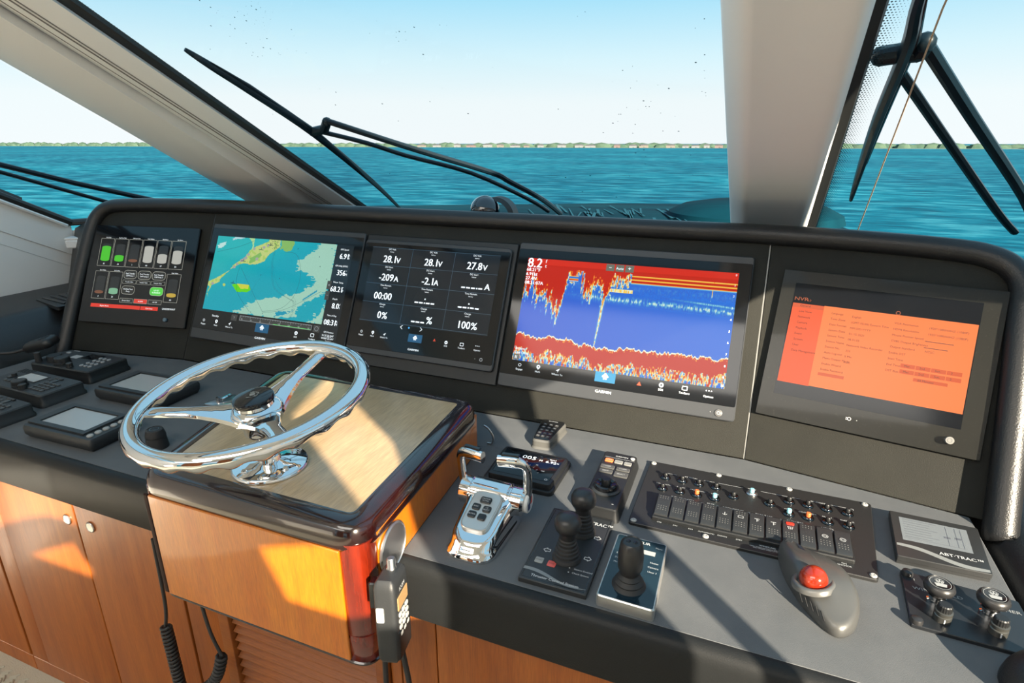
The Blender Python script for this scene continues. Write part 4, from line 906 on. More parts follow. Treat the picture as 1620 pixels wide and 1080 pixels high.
for ang in (88, 208, 328):
    b = B(); rings = []
    for t in (0, .08, .18, .3, .45, .6, .75, .9, 1.0):
        r = .016 + (.158 - .016) * t; wd = .0115 + .026 * (1 - min(t / .62, 1)) ** 1.5 + .0015 * t; z = -.030 + .026 * (t ** .8); th = .0028 + .003 * (1 - t)
        rings.append([(r, -wd, z - th), (r, wd, z - th), (r, wd * .96, z + th * .3), (r, wd * .5, z + th), (r, -wd * .5, z + th), (r, -wd * .96, z + th * .3)])
    b.loft(rings, M=Matrix.Rotation(rad(ang), 3, 'Z')); T.part(b, 'spoke', chrome, angle=60)
b = B(); b.lathe([(.022, -.066), (.027, -.064), (.028, -.060), (.028, -.046), (.031, -.042), (.038, -.036), (.041, -.028), (.040, -.022), (.034, -.017), (.030, -.015), (.029, -.008), (.027, -.0075), (0, -.0075)], n=48); T.part(b, 'hub', chrome, angle=45)
b = B(); b.lathe([(.0275, -.010), (.0308, -.0095), (.0312, -.004), (.0300, -.0015), (.024, .0002), (.0, .001)], n=48); cap = T.part(b, 'centre_cap', blackg, label='glossy black centre cap with silver crest')
b = B(); rr_ = random.Random(3)
Mz = Matrix.Rotation(rad(35), 3, 'Z')
def cq(pts): b.raw([Mz @ Vector((p[0] + 0.000, p[1] + .001, .0016)) for p in pts], [tuple(range(len(pts)))])
cq(roundpoly([(-.0035, -.004), (.0035, -.004), (.0045, .004), (-.0045, .004)], .002, 3)); cq([(-.003, .0055), (.003, .0055), (.0045, .0095), (.002, .0075), (0, .0105), (-.002, .0075), (-.0045, .0095)])
for sgn in (-1, 1):
    for k in range(6): a = rad(-60 + k * 28); r0 = .0062; cx, cy = sgn * (r0 + .002) * math.cos(a) * 1.1, r0 * math.sin(a); cq([(cx - .0012, cy - .0014), (cx + .0016 * sgn + .0005, cy), (cx - .0004, cy + .0018)])
cq([(-.007, -.0085), (.007, -.0085), (.009, -.006), (0, -.0078), (-.009, -.006)])
finish(b, 'crest', steel, cap)
b = B(); base = WF.inverted() @ Vector((-.684, .640, -.497)); b.cyl((0, 0, -.062), base, .0138, .0145, 24); T.part(b, 'column', chrome)
b = B(); q = WF.inverted() @ Vector((-.684, .640, -.5)); Mi = WF.inverted().to_3x3()
b.lathe([(.060, -.0005), (.060, .0035), (.057, .0062), (.030, .0085), (.018, .012), (.0165, .02), (0, .02)], q, n=48, M=Mi); fl = T.part(b, 'base_flange', chrome, angle=50)
for ang in (75, 165, 255, 345):
    p = WF.inverted() @ Vector((-.684 + .0445 * math.cos(rad(ang)), .640 + .0445 * math.sin(rad(ang)), -.4935)); b = B(); b.lathe([(.0058, 0), (.0058, .001), (.0046, .0012), (.0046, .0045), (.0036, .0054), (0, .0054)], p, n=6, M=Mi); finish(b, 'bolt', chrome, fl, angle=20)

# ================================================================== instruments on the right worktop
def rectp(x0, y0, x1, y1): return [(x0, y0), (x1, y0), (x1, y1), (x0, y1)]
def slab(T, name, poly, z0, z1, m, r=.004, ch=.0015, n=4, parent=None, label=None, angle=35):
    b = B(); b.stack(poly, [(0, z0), (0, z1 - ch), (ch * .3, z1 - ch * .3), (ch, z1)], r=r, n=n); return T.part(b, name, m, parent, label, angle)
# --- engine control binnacle
Bx, By = -.348, .668
T = Thing('engine_control', 'chrome twin-lever engine throttle control beside the pod', 'throttle', (Bx, .74, CT))
b = B(); rings = []
outl = lambda w0, y0, y1: roundpoly([(Bx - w0, y0), (Bx + w0, y0), (Bx + w0 + .006, y1), (Bx - w0 - .010, y1)], .034, 7)
for w0, y0, dz in ((.041, .668, .0), (.041, .668, .006), (.038, .672, .010), (.036, .676, .016)):
    rings.append([(x, y, CT + dz) for x, y in outl(w0, y0, .815)])
for w0, y0, k0, k1 in ((.034, .680, .023, .055), (.030, .686, .028, .059), (.024, .695, .031, .0605)):
    rings.append([(x, y, CT + k0 + (k1 - k0) * min(1, max(0, (y - y0) / (.80 - y0)))) for x, y in outl(w0, y0, .812)])
b.loft(rings); T.part(b, 'housing', chrome, angle=50)
b = B(); X0, X1, YB, ZB = -.412, -.290, .795, CT + .042
b.lathe([(.0, 0), (.019, 0), (.0235, .003), (.0235, .020), (.0215, .022), (.0215, .024), (.0262, .026), (.0262, .090), (.0215, .092), (.0215, .094), (.0235, .096), (.0235, .115), (.019, .119), (0, .119)], (X0, YB, ZB), (1, -.02, 0), 36); T.part(b, 'barrel', chrome, angle=40)
def lever(x, inward, label):
    b = B(); s = inward
    path = smooth_curve([(x, YB, ZB), (x - s * .003, YB - .002, ZB + .025), (x - s * .004, YB - .006, ZB + .055), (x - s * .002, YB - .010, ZB + .071), (x + s * .008, YB - .013, ZB + .079), (x + s * .024, YB - .016, ZB + .080), (x + s * .042, YB - .018, ZB + .079)], 5, False)
    b.tube(path, lambda t: .0066 + .0040 * min(1, max(0, (t - .5) / .2)), 14, flat=(1.2, .75)); l = T.part(b, 'lever', chrome, None, label, angle=60)
    b = B(); b.box((x + s * .022, YB - .0155, ZB + .0925), (.031, .0095, .0035), (0, 0, rad(-8 * s)), .0015); finish(b, 'grip_inlay', blackg, l, T.off)
    return l
lever(X0 + .006, 1, 'left chrome lever'); lever(X1 - .004, -1, 'right chrome lever')
b = B(); b.lathe([(.0175, 0), (.0175, .004), (.016, .006), (0, .006)], (X1 - .003, YB, ZB), (1, 0, 0), 32); e = T.part(b, 'end_disc', mat('white_disc', (.62, .62, .6), .3), label='white end disc with red and blue mark')
b = B(); Mx = Matrix(((0, 0, 1), (1, 0, 0), (0, 1, 0))); b.raw([(X1 + .0033, YB + y, ZB + z) for y, z in ((.001, -.003), (.009, -.003), (.009, .010), (.003, .010), (.001, .004))], [(0, 1, 2, 3, 4)]); finish(b, 'red_mark', mat('red_print', (.7, .05, .03), .4), e, T.off)
b = B(); b.raw([(X1 + .0033, YB + y, ZB + z) for y, z in ((-.010, -.010), (.0, -.010), (.0, .0), (-.004, .003), (-.010, .002))], [(0, 1, 2, 3, 4)]); finish(b, 'blue_mark', mat('navy_print', (.02, .05, .15), .4), e, T.off)
b = B(); b.sphere((X0 + .006, YB - .001, ZB + .027), .0045, 12); T.part(b, 'red_dot', mat('red_plastic', (.6, .03, .02), .3))
# keypad on the sloped front
sl_ = math.atan2(.0315, .105); KM = Matrix.Translation((Bx - .002, .742, CT + .0485)) @ Matrix.Rotation(sl_, 4, 'X')
b = B(); b.stack([(-.024, -.044), (.024, -.044), (.026, .036), (-.026, .036)], [(0, -.004), (0, .0015), (.001, .0025), (.0022, .0018), (.0026, .0012)], r=.017, n=7); bmesh.ops.transform(b.bm, matrix=KM, verts=b.bm.verts); kp = T.part(b, 'keypad', mat('satin_grey_keypad', (.52, .51, .48), .3, metal=.6))
for kx, ky, kw, t1, t2 in ((.0, .016, .019, 'STATION', 'ACTIVE'), (-.0105, .0, .0135, 'SYNC', ''), (.0085, -.001, .0135, '1-2', 'SELECT'), (-.0115, -.016, .0135, 'NEUTRAL', ''), (.0065, -.0175, .0135, '', '')):
    b = B(); b.stack(rectp(kx - kw / 2, ky - .006, kx + kw / 2, ky + .006), [(0, .001), (0, .0032), (.001, .004)], r=.003, n=3); bmesh.ops.transform(b.bm, matrix=KM, verts=b.bm.verts); k = finish(b, 'key', blackp, kp, T.off)
    b = B()
    if t1: b.text(t1, kx, ky + (.0005 if t2 else -.0015), .0025, .0042)
    if t2: b.text(t2, kx, ky - .0035, .0025, .0042)
    if t1: bmesh.ops.transform(b.bm, matrix=KM, verts=b.bm.verts); finish(b, 'key_text', whitep, kp, T.off)

# --- heading display next to the throttle
T = Thing('heading_display', 'small black autopilot display reading 005, behind the throttle levers', 'display', (-.347, .945, CT))
slab(T, 'base', [(-.418, .884), (-.278, .884), (-.276, 1.010), (-.424, 1.012)], CT, CT + .009, blackp, .012, .003)
slab(T, 'housing', [(-.408, .889), (-.283, .889), (-.279, .996), (-.414, .998)], CT + .008, CT + .021, blackp, .008, .002)
slab(T, 'glass', [(-.402, .899), (-.289, .899), (-.285, .990), (-.408, .992)], CT + .0205, CT + .0216, glassb, .003, .0004)
b = B(); z = CT + .0218; b.text('005', -.352, .963, .0125, z, sx=1.15); b.text('M', -.327, .963, .006, z, sx=1.1); b.text('6.92', -.306, .962, .0085, z, sx=1.1); b.text('Speed', -.305, .974, .004, z)
b.text('kt', -.292, .964, .004, z); T.part(b, 'readout', litw)
b = B(); 
for k in range(9):
    a = rad(25 + 130 * k / 8); b.line([(-.352 + .036 * math.cos(a), .905 + .036 * math.sin(a)), (-.352 + .04 * math.cos(a), .905 + .04 * math.sin(a))], .0007, z)
for k, s in enumerate(('060', '30', 'N', '330', '300')): a = rad(30 + 30 * k); b.text(s, -.352 + .047 * math.cos(a), .905 + .047 * math.sin(a), .0035, z)
b.poly([(-.356, .93), (-.348, .93), (-.352, .94)], z); ring(b, -.296, .904, .0025, .0008, z); T.part(b, 'compass_scale', litg)
# --- wireless remote in its cradle at the foot of the dash
T = Thing('wireless_remote', 'small black keypad remote at the foot of the dash fascia', 'remote', (-.357, 1.095, CT))
P_ = [(-.376, 1.045), (-.336, 1.048), (-.327, 1.148), (-.388, 1.146)]
b = B(); b.stack(P_, [(-.003, CT), (0, CT + .004), (0, CT + .016), (.003, CT + .020)], r=.012, n=5); T.part(b, 'body', mat('grey_remote_edge', (.09, .09, .085), .4))
b = B(); b.stack(P_, [(.003, CT + .0195), (.0035, CT + .0212), (.005, CT + .022)], r=.012, n=5); f = T.part(b, 'face', blackg)
for r_ in range(5):
    for c_ in range(3):
        b = B(); b.stack(rectp(-.3715 + c_ * .011 - .0005 * r_ * (1 - c_), 1.058 + r_ * .014, -.3635 + c_ * .011 - .0005 * r_ * (1 - c_), 1.066 + r_ * .014), [(0, CT + .0215), (0, CT + .023)], r=.002, n=2); finish(b, 'key', mat('grey_key_small', (.05, .05, .05), .5), f, T.off)
b = B()
for r_ in range(5):
    for c_ in range(3): b.rect(-.3695 + c_ * .011 - .0005 * r_ * (1 - c_), 1.061 + r_ * .014, -.3655 + c_ * .011 - .0005 * r_ * (1 - c_), 1.0625 + r_ * .014, CT + .0232)
b.text('GARMIN', -.357, 1.134, .004, CT + .0222); T.part(b, 'key_marks', whitep)
# --- keypad controller with round dial
T = Thing('keypad_controller', 'black chartplotter keypad with round dial and orange key', 'keypad', (-.185, .952, CT))
RP = [(-.216, .853), (-.152, .853), (-.153, 1.050), (-.219, 1.052)]
b = B(); b.stack(RP, [(-.004, CT), (-.003, CT + .005), (0, CT + .014), (.001, CT + .021), (.003, CT + .023)], r=.006, n=4); T.part(b, 'housing', blackp)
zt = CT + .023
def key(x0, y0, x1, y1, m, txt, r=.0025, parent=None, ts=.0035):
    b = B(); b.stack(rectp(x0, y0, x1, y1), [(0, zt - .001), (0, zt + .0016), (.0008, zt + .0022)], r=r, n=3); k = T.part(b, 'key', m, parent)
    if txt: b = B(); b.text(txt, (x0 + x1) / 2, (y0 + y1) / 2 - ts * .45, ts, zt + .0024); finish(b, 'key_text', whitep, k, T.off)
gk = mat('dark_grey_key', (.07, .07, .068), .45); lk_ = mat('light_grey_key', (.2, .2, .19), .45)
key(-.2105, 1.0085, -.1945, 1.020, mat('orange_key', (.75, .17, .05), .4, emit=.25, ecol='#ff6a35'), 'USER'); key(-.192, 1.0075, -.1755, 1.019, lk_, 'HOME'); key(-.173, 1.0065, -.1585, 1.018, lk_, 'MENU')
key(-.2135, .983, -.1865, .995, gk, '1 USER'); key(-.183, .982, -.157, .994, gk, '2 USER'); key(-.2125, .966, -.1865, .978, gk, 'BACK'); key(-.183, .960, -.157, .977, gk, 'SELECT')
b = B(); b.text('GARMIN', -.182, 1.033, .0048, zt + .0004, bold=True); b.line([(-.213, 1.0275), (-.155, 1.0265)], .0008, zt + .0003); b.rect(-.165, .869, -.162, .871, zt + .0004); T.part(b, 'panel_text', whitep)
b = B(); b.lathe([(.0045, 0), (.0045, .0015), (.0035, .002), (0, .002)], (-.1605, 1.035, zt)); T.part(b, 'power_button', mat('silver_button', (.45, .45, .44), .3))
b = B(); b.lathe([(.0265, 0), (.0265, .002), (.023, .0045), (.0225, .004)], (-.186, .915, zt), n=40); T.part(b, 'dial_ring', darkg)
b = B(); b.lathe([(.0205, 0), (.0212, .006), (.020, .010), (.017, .0115), (.0115, .010), (.0105, .0085), (0, .0085)], (-.186, .915, zt), n=40); k = T.part(b, 'dial', blackg)
b = B(); b.lathe([(.0085, .008), (.0085, .019), (.0075, .0205), (0, .021)], (-.186, .915, zt), n=28); finish(b, 'joystick_button', blackp, k, T.off)
b = B(); b.line([(-.214, .876), (-.158, .876)], .0006, zt + .0003); b.line([(-.175, .868), (-.158, .868)], .0005, zt + .0003); T.part(b, 'groove_lines', darkg)
# --- thruster panel with two joysticks
def bellows(rb, rt, h, n): 
    pr = [(rb * 1.04, 0), (rb * 1.04, h * .12)]
    for k in range(n):
        t = k / n; r = rb + (rt - rb) * t; z = h * (.12 + .88 * t); dz = h * .88 / n; pr += [(r * 1.0, z + dz * .15), (r * .985, z + dz * .55), (r * .86, z + dz * .75), (r * .85, z + dz)]
    return pr + [(0, h)]
T = Thing('thruster_control', 'black bow and stern thruster panel with two round-topped joysticks', 'control panel', (-.206, .755, CT))
PP = [(-.2565, .661), (-.1535, .661), (-.1545, .848), (-.2605, .846)]
b = B(); b.stack(PP, [(0, CT), (0, CT + .007), (.001, CT + .008), (.0024, CT + .0084)], r=.001, n=1); T.part(b, 'plate', darkg); zt = CT + .0085
b = B(); b.line([(-.2525, .665), (-.1575, .665), (-.1585, .843), (-.2555, .842), (-.2525, .665)], .0009, zt); T.part(b, 'edge_line', blackg)
def arrow(b, x, y, s, ang, zt):
    M = Matrix.Rotation(rad(ang), 2); pts = [(-.5, -.9), (.5, -.9), (.5, .1), (.95, .1), (0, 1.05), (-.95, .1), (-.5, .1), (-.5, -.9)]
    pts = [M @ (Vector(p) * s) + Vector((x, y)) for p in pts]; b.line([tuple(p) for p in pts], s * .22, zt)
b = B(); arrow(b, -.235, .733, .0055, 90, zt + .0001); arrow(b, -.171, .736, .0055, -90, zt + .0001); arrow(b, -.169, .790, .0055, -90, zt + .0001); arrow(b, -.232, .792, .0055, 90, zt + .0001)
b.text('ABT·TRAC™', -.182, .822, .0085, zt + .0001, sx=.9, bold=True); b.text('Thruster Control Station', -.204, .6695, .0052, zt + .0001, bold=True)
b.text('Station Enabled', -.170, .705, .0033, zt + .0001); b.text('Check System', -.172, .696, .0033, zt + .0001); ring(b, -.191, .7065, .0006, .0012, zt + .0001, 6); ring(b, -.190, .697, .0006, .0012, zt + .0001, 6)
T.part(b, 'panel_print', whitep)
b = B(); n_ = 20
w1 = [(-.2555 + .099 * i / n_, .684 + .005 * math.sin(i / n_ * 5.5 + .6) - .012 * i / n_) for i in range(n_ + 1)]; w2 = [(x, y - (.0035 + .003 * math.sin(i / n_ * 3.1 + 1))) for i, (x, y) in enumerate(w1)]
for i in range(n_): b.poly([w2[i], w2[i + 1], w1[i + 1], w1[i]], zt + .0001)
T.part(b, 'wave_stripe', mat('silver_wave_print', (.2, .21, .21), .4))
slab(T, 'start_key', rectp(-.2455, .700, -.2325, .7125), zt - .001, zt + .0008, mat('grey_membrane_key', (.3, .3, .28), .4), .002, .0003); slab(T, 'stop_key', rectp(-.225, .6985, -.212, .711), zt - .001, zt + .0008, mat('red_membrane_key', (.62, .1, .08), .4), .002, .0003)
b = B(); b.text('START', -.239, .705, .0026, zt + .001); b.text('STOP', -.2185, .7035, .0026, zt + .001); T.part(b, 'key_text', mat('dark_print', (.06, .02, .02), .5))
for jx, jy in ((-.2015, .7265), (-.1965, .7975)):
    b = B(); b.lathe(bellows(.0212, .0115, .040, 6), (jx, jy, zt - .001), n=32); j = T.part(b, 'joystick_boot', rubber, angle=50)
    b = B(); b.lathe([(.0115, 0), (.0125, .006), (.0150, .015), (.0190, .018), (.0205, .025), (.0200, .031), (.0170, .0375), (.010, .0415), (0, .0425)], (jx, jy, zt + .036), n=36); finish(b, 'joystick_knob', mat('satin_black_knob', (.02, .02, .021), .35), j, T.off, angle=60)
# --- camera joystick unit
T = Thing('camera_joystick', 'silver-edged camera control unit with a single upright joystick', 'joystick', (-.0995, .728, CT))
FP = [(-.139, .657), (-.058, .655), (-.0605, .802), (-.1395, .803)]
b = B(); b.stack(FP, [(0, CT), (0, CT + .017), (.0015, CT + .0185), (.0028, CT + .0185)], r=.006, n=5); T.part(b, 'silver_frame', mat('satin_aluminium', (.55, .55, .53), .3, metal=.8))
b = B(); b.stack(FP, [(.0026, CT + .017), (.0026, CT + .0188)], r=.006, n=5); T.part(b, 'glass_face', mat('blue_black_glass', (.008, .02, .03), .07)); zt = CT + .0189
b = B(); b.text('FLIR', -.0935, .789, .0062, zt, 'C', 1.05, bold=True); ring(b, -.1065, .7915, .0028, .0014, zt, 8); ring(b, -.118, .7915, .0018, .0008, zt); b.text('Menu', -.0715, .785, .0034, zt)
for k, s in enumerate(('Home', 'Camera', 'User 1')): b.text(s, -.0735, .7485 - k * .0105, .0036, zt, bold=True)
for k, s in enumerate(('Scene', 'Zoom', 'Mode')): b.text(s, -.1255, .7535 - k * .0105, .0034, zt)
T.part(b, 'panel_print', whitep)
b = B(); 
for y in (.780,): b.line([(-.137, y), (-.125, y - .0)], .0005, zt); b.line([(-.074, .799), (-.0745, .782), (-.062, .782)], .0005, zt); b.line([(-.112, .799), (-.112, .786)], .0005, zt)
for k in range(4): b.line([(-.084, .756 - k * .0105), (-.062, .756 - k * .0105)], .0005, zt); b.line([(-.136, .76 - k * .0105), (-.117, .76 - k * .0105)], .0005, zt)
T.part(b, 'groove_lines', blackg)
b = B(); b.rect(-.099, .766, -.075, .776, zt); T.part(b, 'lcd_strip', mat('pale_lcd', (.4, .42, .4), .3))
b = B(); b.lathe([(.0245, 0), (.0225, .002), (.020, .006), (.0205, .008), (.016, .013), (.0165, .015), (.0125, .020), (.0125, .026), (0, .026)], (-.1, .693, zt - .0005), n=36); j = T.part(b, 'joystick_boot', rubber)
b = B(); b.lathe([(.0135, 0), (.0158, .006), (.0174, .010), (.0178, .030), (.0165, .042), (.0150, .049), (.0128, .0515), (.0118, .0500), (0, .0505)], (-.1, .693, zt + .021), n=36); g = finish(b, 'joystick_grip', mat('satin_black_knob', (.02, .02, .021), .35), j, T.off)
for s in (-.0046, .0046):
    b = B(); b.sphere((-.1 + s, .6935, zt + .071), .0034, 12, (1, 1, .5)); finish(b, 'top_button', blackg, j, T.off)
# --- switch panel
T = Thing('switch_panel', 'black switch panel with lock buttons above a row of twelve rocker switches', 'switch panel', (.06, .96, CT))
SP = [(-.133, .857), (.236, .853), (.257, 1.070), (-.130, 1.075)]
b = B(); b.stack(SP, [(0, CT), (0, CT + .0045), (.001, CT + .0055)], r=.006, n=3); T.part(b, 'panel', mat('black_panel', (.014, .0145, .015), .45, bump=(600, .1))); zt = CT + .0056
for x, y in ((-.123, 1.066), (.0, 1.067), (.124, 1.065), (.246, 1.062), (-.125, .864), (-.008, .864), (.230, .861)):
    b = B(); b.lathe([(.0052, 0), (.0052, .001), (.0035, .0024), (.0016, .0024), (.0014, .0016), (0, .0016)], (x, y, zt), n=18); T.part(b, 'screw', mat('white_nylon_screw', (.33, .33, .32), .4, spec=.3))
nut = mat('dark_chrome', (.08, .085, .09), .12, metal=1)
bb_ = [(-.094, 1.021), (-.063, 1.021), (-.033, 1.021), (-.002, 1.020), (.029, 1.001), (-.094, .981), (-.063, .982), (-.033, .982), (-.002, .982), (.06, 1.024), (.09, 1.001), (.122, 1.021), (.152, 1.021), (.182, 1.021), (.214, 1.020), (.12, .981), (.15, .981), (.18, .980), (.211, .980)]
capc = {7: 'o', 8: 'b', 9: 'b', 15: 'b', 16: 'o'}
pale_b = mat('pale_blue_cap', (.22, .48, .55), .4); orr = mat('orange_red_cap', (.8, .14, .04), .4)
for i, (x, y) in enumerate(bb_):
    b = B(); b.lathe([(.0098, 0), (.0098, .0015), (.0082, .0026), (.0075, .0042), (.0055, .0046), (.0048, .0036), (0, .0036)], (x, y, zt), n=20); s = T.part(b, 'push_switch', steel if i == 9 else nut)
    b = B(); c_ = capc.get(i); b.lathe([(.0040, .003), (.0040, .0095), (.0033, .0105), (0, .0108)], (x, y, zt), n=16); finish(b, 'button_cap', {'o': orr, 'b': pale_b, None: blackp}[c_], s, T.off)
b = B(); b.stack(rectp(-.098, .879, .2085, .946), [(0, zt - .0005), (0, zt + .0045), (.0015, zt + .006), (.004, zt + .006)], r=.003, n=3); T.part(b, 'rocker_frame', blackp)
icons = {4: 'anchor', 5: 'rect', 6: 'T', 7: 'T', 8: 'fan', 10: 'ring', 11: 'ring'}
for i in range(12):
    x = -.0838 + i * .02525; y = .9125; on = 1 if i % 2 else -1
    b = B(); w2_ = .0112; rings = []
    for yy, zz in ((-.0275, .004), (-.027, .0085), (-.022, .0105), (.0, .0118), (.022, .0150), (.0265, .0140), (.0275, .004)): rings.append([(x - w2_, y + yy, zt + .003), (x + w2_, y + yy, zt + .003), (x + w2_, y + yy, zt + zz - .0006), (x + w2_ - .0006, y + yy, zt + zz), (x - w2_ + .0006, y + yy, zt + zz), (x - w2_, y + yy, zt + zz - .0006)])
    b.loft(rings); rk = T.part(b, 'rocker_switch', darkg)
    b = B(); zf = lambda yy: zt + .0120 + (.0032 / .022) * (yy - y) if yy > y else zt + .0119 + (.0013 / .022) * (yy - y)
    for r_ in range(3):
        for c_ in range(4):
            yy = y - .006 - r_ * .0052; b.rect(x - .0072 + c_ * .0042, yy, x - .0058 + c_ * .0042, yy + .0014, zf(yy) + .0004)
    if i < 4 or i == 9 or i == 5:
        for r_ in range(2):
            for c_ in range(4): yy = y + .019 - r_ * .0045; b.rect(x - .0072 + c_ * .0042, yy, x - .0058 + c_ * .0042, yy + .0012, zf(yy) + .0004)
    finish(b, 'grip_dots', mat('grey_dots', (.22, .22, .21), .5), rk, T.off)
    ic = icons.get(i)
    if ic:
        b = B(); yy = y + .009; z = zf(yy) + .0006
        if ic == 'ring': ring(b, x, yy - .005, .0042, .0008, z); ring(b, x, yy - .005, .0022, .0007, z, 10)
        elif ic == 'rect': frame(b, x - .004, yy - .004, x + .004, yy + .002, .0008, z)
        elif ic == 'T': b.line([(x - .004, yy + .003), (x + .004, yy + .003)], .0012, z); b.line([(x, yy + .003), (x, yy - .005)], .0012, z); b.line([(x, yy - .001), (x + .003, yy - .002)], .0009, z)
        elif ic == 'fan': 
            for k in (-1, 0, 1): b.line([(x + k * .002, yy - .007), (x + k * .0042, yy)], .0007, z)
            b.line([(x - .0042, yy), (x + .0042, yy)], .0007, z); b.line([(x - .003, yy - .0035), (x + .003, yy - .0035)], .0007, z)
        elif ic == 'anchor': b.line([(x, yy + .004), (x, yy - .004)], .0009, z); b.line([(x - .0035, yy - .0015), (x - .002, yy - .004), (x, yy - .0045), (x + .002, yy - .004), (x + .0035, yy - .0015)], .0009, z)
        finish(b, 'switch_icon', whitep, rk, T.off)
    if i == 8: b = B(); b.stack(rectp(x - .006, y + .0145, x + .006, y + .0195), [(0, zt + .012), (0, zt + .0156)], r=.002, n=3); finish(b, 'red_lens', mat('lit_red_lens', (.7, .03, .02), .2, emit=.5, ecol='#ff2a1a'), rk, T.off)
b = B(); z = zt + .0002
for s, x, y, sz in (('FUEL TRANSFER', -.055, .9585, .0042), ('BILGE', -.007, .9605, .0036), ('PUMP', -.007, .9555, .0036), ('ACCESSORIES', .030, .9585, .0042), ('BATTERY', .043, .9515, .0036), ('TRIM TABS', .080, .9585, .0042), ('STBD', .093, .9515, .0036), ('BLOWERS', .129, .9585, .0042), ('LIGHTS', .178, .9585, .0042), ('NAVIGATION', .193, .9535, .0034), ('RUNNING', .193, .949, .0034),
    ('HORN', .06, 1.038, .0036), ('START', -.033 + .031, .9955, .0034), ('SHUTDOWN', -.033, .9955, .0034), ('ALARM', -.063, .9955, .0034), ('ACKNOWLEDGE', -.094, .9955, .0026), ('START', .12, .9945, .0034), ('SHUTDOWN', .15, .9945, .0034), ('ALARM', .18, .9945, .0034), ('OVERRIDE', .211, .9945, .0034),
    ('PORT ENGINE', -.05, 1.0365, .0036), ('STBD ENGINE', .168, 1.0365, .0036), ('ON', .193, .8735, .0034), ('ANCHOR', .193, .8685, .0034), ('OFF', .168, .8735, .0034), ('AUTOMATIC', -.008, .873, .0032), ('DOWN', .017, .8735, .0032), ('STBY', .043, .8735, .0032), ('ON', -.084, .8735, .0034), ('ON', -.058, .8735, .0034), ('ON', -.033, .8735, .0034), ('WINDLASS', .085, .871, .0036),
    ('OPEN WINDLASS HATCH BEFORE USE', .085, .8665, .0022), ('KEEP HANDS CLEAR OF CHAIN', .085, .8635, .0022)): b.text(s, x, y, sz, z)
for x0, x1, y in ((-.092, -.085, .9605), (-.025, -.016, .9605), (.0, .008, .9605), (.052, .057, .9605), (.1, .107, .9605), (.15, .157, .9605), (.19, .207, .9605), (-.094, -.075, 1.038), (-.025, .045, 1.038), (.075, .14, 1.038), (.19, .225, 1.038)): b.line([(x0, y), (x1, y)], .0007, z)
for x, y in ((-.092, .9585), (.0135, .9585), (.0575, .9585), (.1075, .9585), (.1575, .9585), (.225, 1.036), (-.094, 1.036)): b.line([(x, y + .002), (x, y - .002)], .0007, z)
T.part(b, 'panel_lettering', whitep)
# --- stabiliser display
T = Thing('stabiliser_display', 'small grey-screened display beside the lower end of the padded rim', 'display', (.335, .98, CT))
AP = [(.268, .914), (.3895, .916), (.4035, 1.040), (.279, 1.044)]
b = B(); b.stack(AP, [(.001, CT), (.001, CT + .005)], r=.002, n=2); b.stack(AP, [(0, CT + .006), (0, CT + .0135), (.001, CT + .0145)], r=.003, n=3); T.part(b, 'housing', mat('dark_charcoal_panel', (.024, .025, .026), .35)); zt = CT + .0147
lerp = lambda s, t: tuple((Vector(AP[0]) * (1 - s) + Vector(AP[1]) * s) * (1 - t) + (Vector(AP[3]) * (1 - s) + Vector(AP[2]) * s) * t)
b = B(); b.poly([lerp(.10, .36), lerp(.86, .36), lerp(.86, .88), lerp(.10, .88)], zt + .0001); T.part(b, 'lcd_screen', mat('grey_lcd', (.15, .165, .175), .15, emit=.10, ecol='#aab4bc'))
b = B(); 
for k in range(8): b.line([lerp(.14, .84 - k * .055), lerp(.14 + (.3 if k % 3 else .38), .84 - k * .055)], .0011, zt + .0003)
for s_ in (.62, .72, .78): b.line([lerp(s_, .42), lerp(s_, .85)], .0006, zt + .0003)
b.poly([lerp(.58, .58), lerp(.65, .58), lerp(.65, .62), lerp(.58, .62)], zt + .0003); b.poly([lerp(.70, .60), lerp(.77, .60), lerp(.77, .64), lerp(.70, .64)], zt + .0003); b.line([lerp(.12, .42), lerp(.80, .42)], .0006, zt + .0003)
T.part(b, 'lcd_print', mat('lcd_dark_print', (.09, .1, .12), .5))
b = B(); n_ = 24
w1 = [lerp(.02 + .96 * i / n_, .27 - .20 * i / n_ + .035 * math.sin(i / n_ * 6.5)) for i in range(n_ + 1)]; w2 = [lerp(.02 + .96 * i / n_, .27 - .20 * i / n_ + .035 * math.sin(i / n_ * 6.5) - .05 - .03 * math.sin(i / n_ * 3.1)) for i in range(n_ + 1)]
for i in range(n_): b.poly([w2[i], w2[i + 1], w1[i + 1], w1[i]], zt + .0001)
T.part(b, 'wave_stripe', MATS['silver_wave_print'])
b = B(); p = lerp(.71, .19); b.text('ABT·TRAC™', p[0], p[1], .0075, zt + .0004, bold=True); T.part(b, 'brand_lettering', whitep)
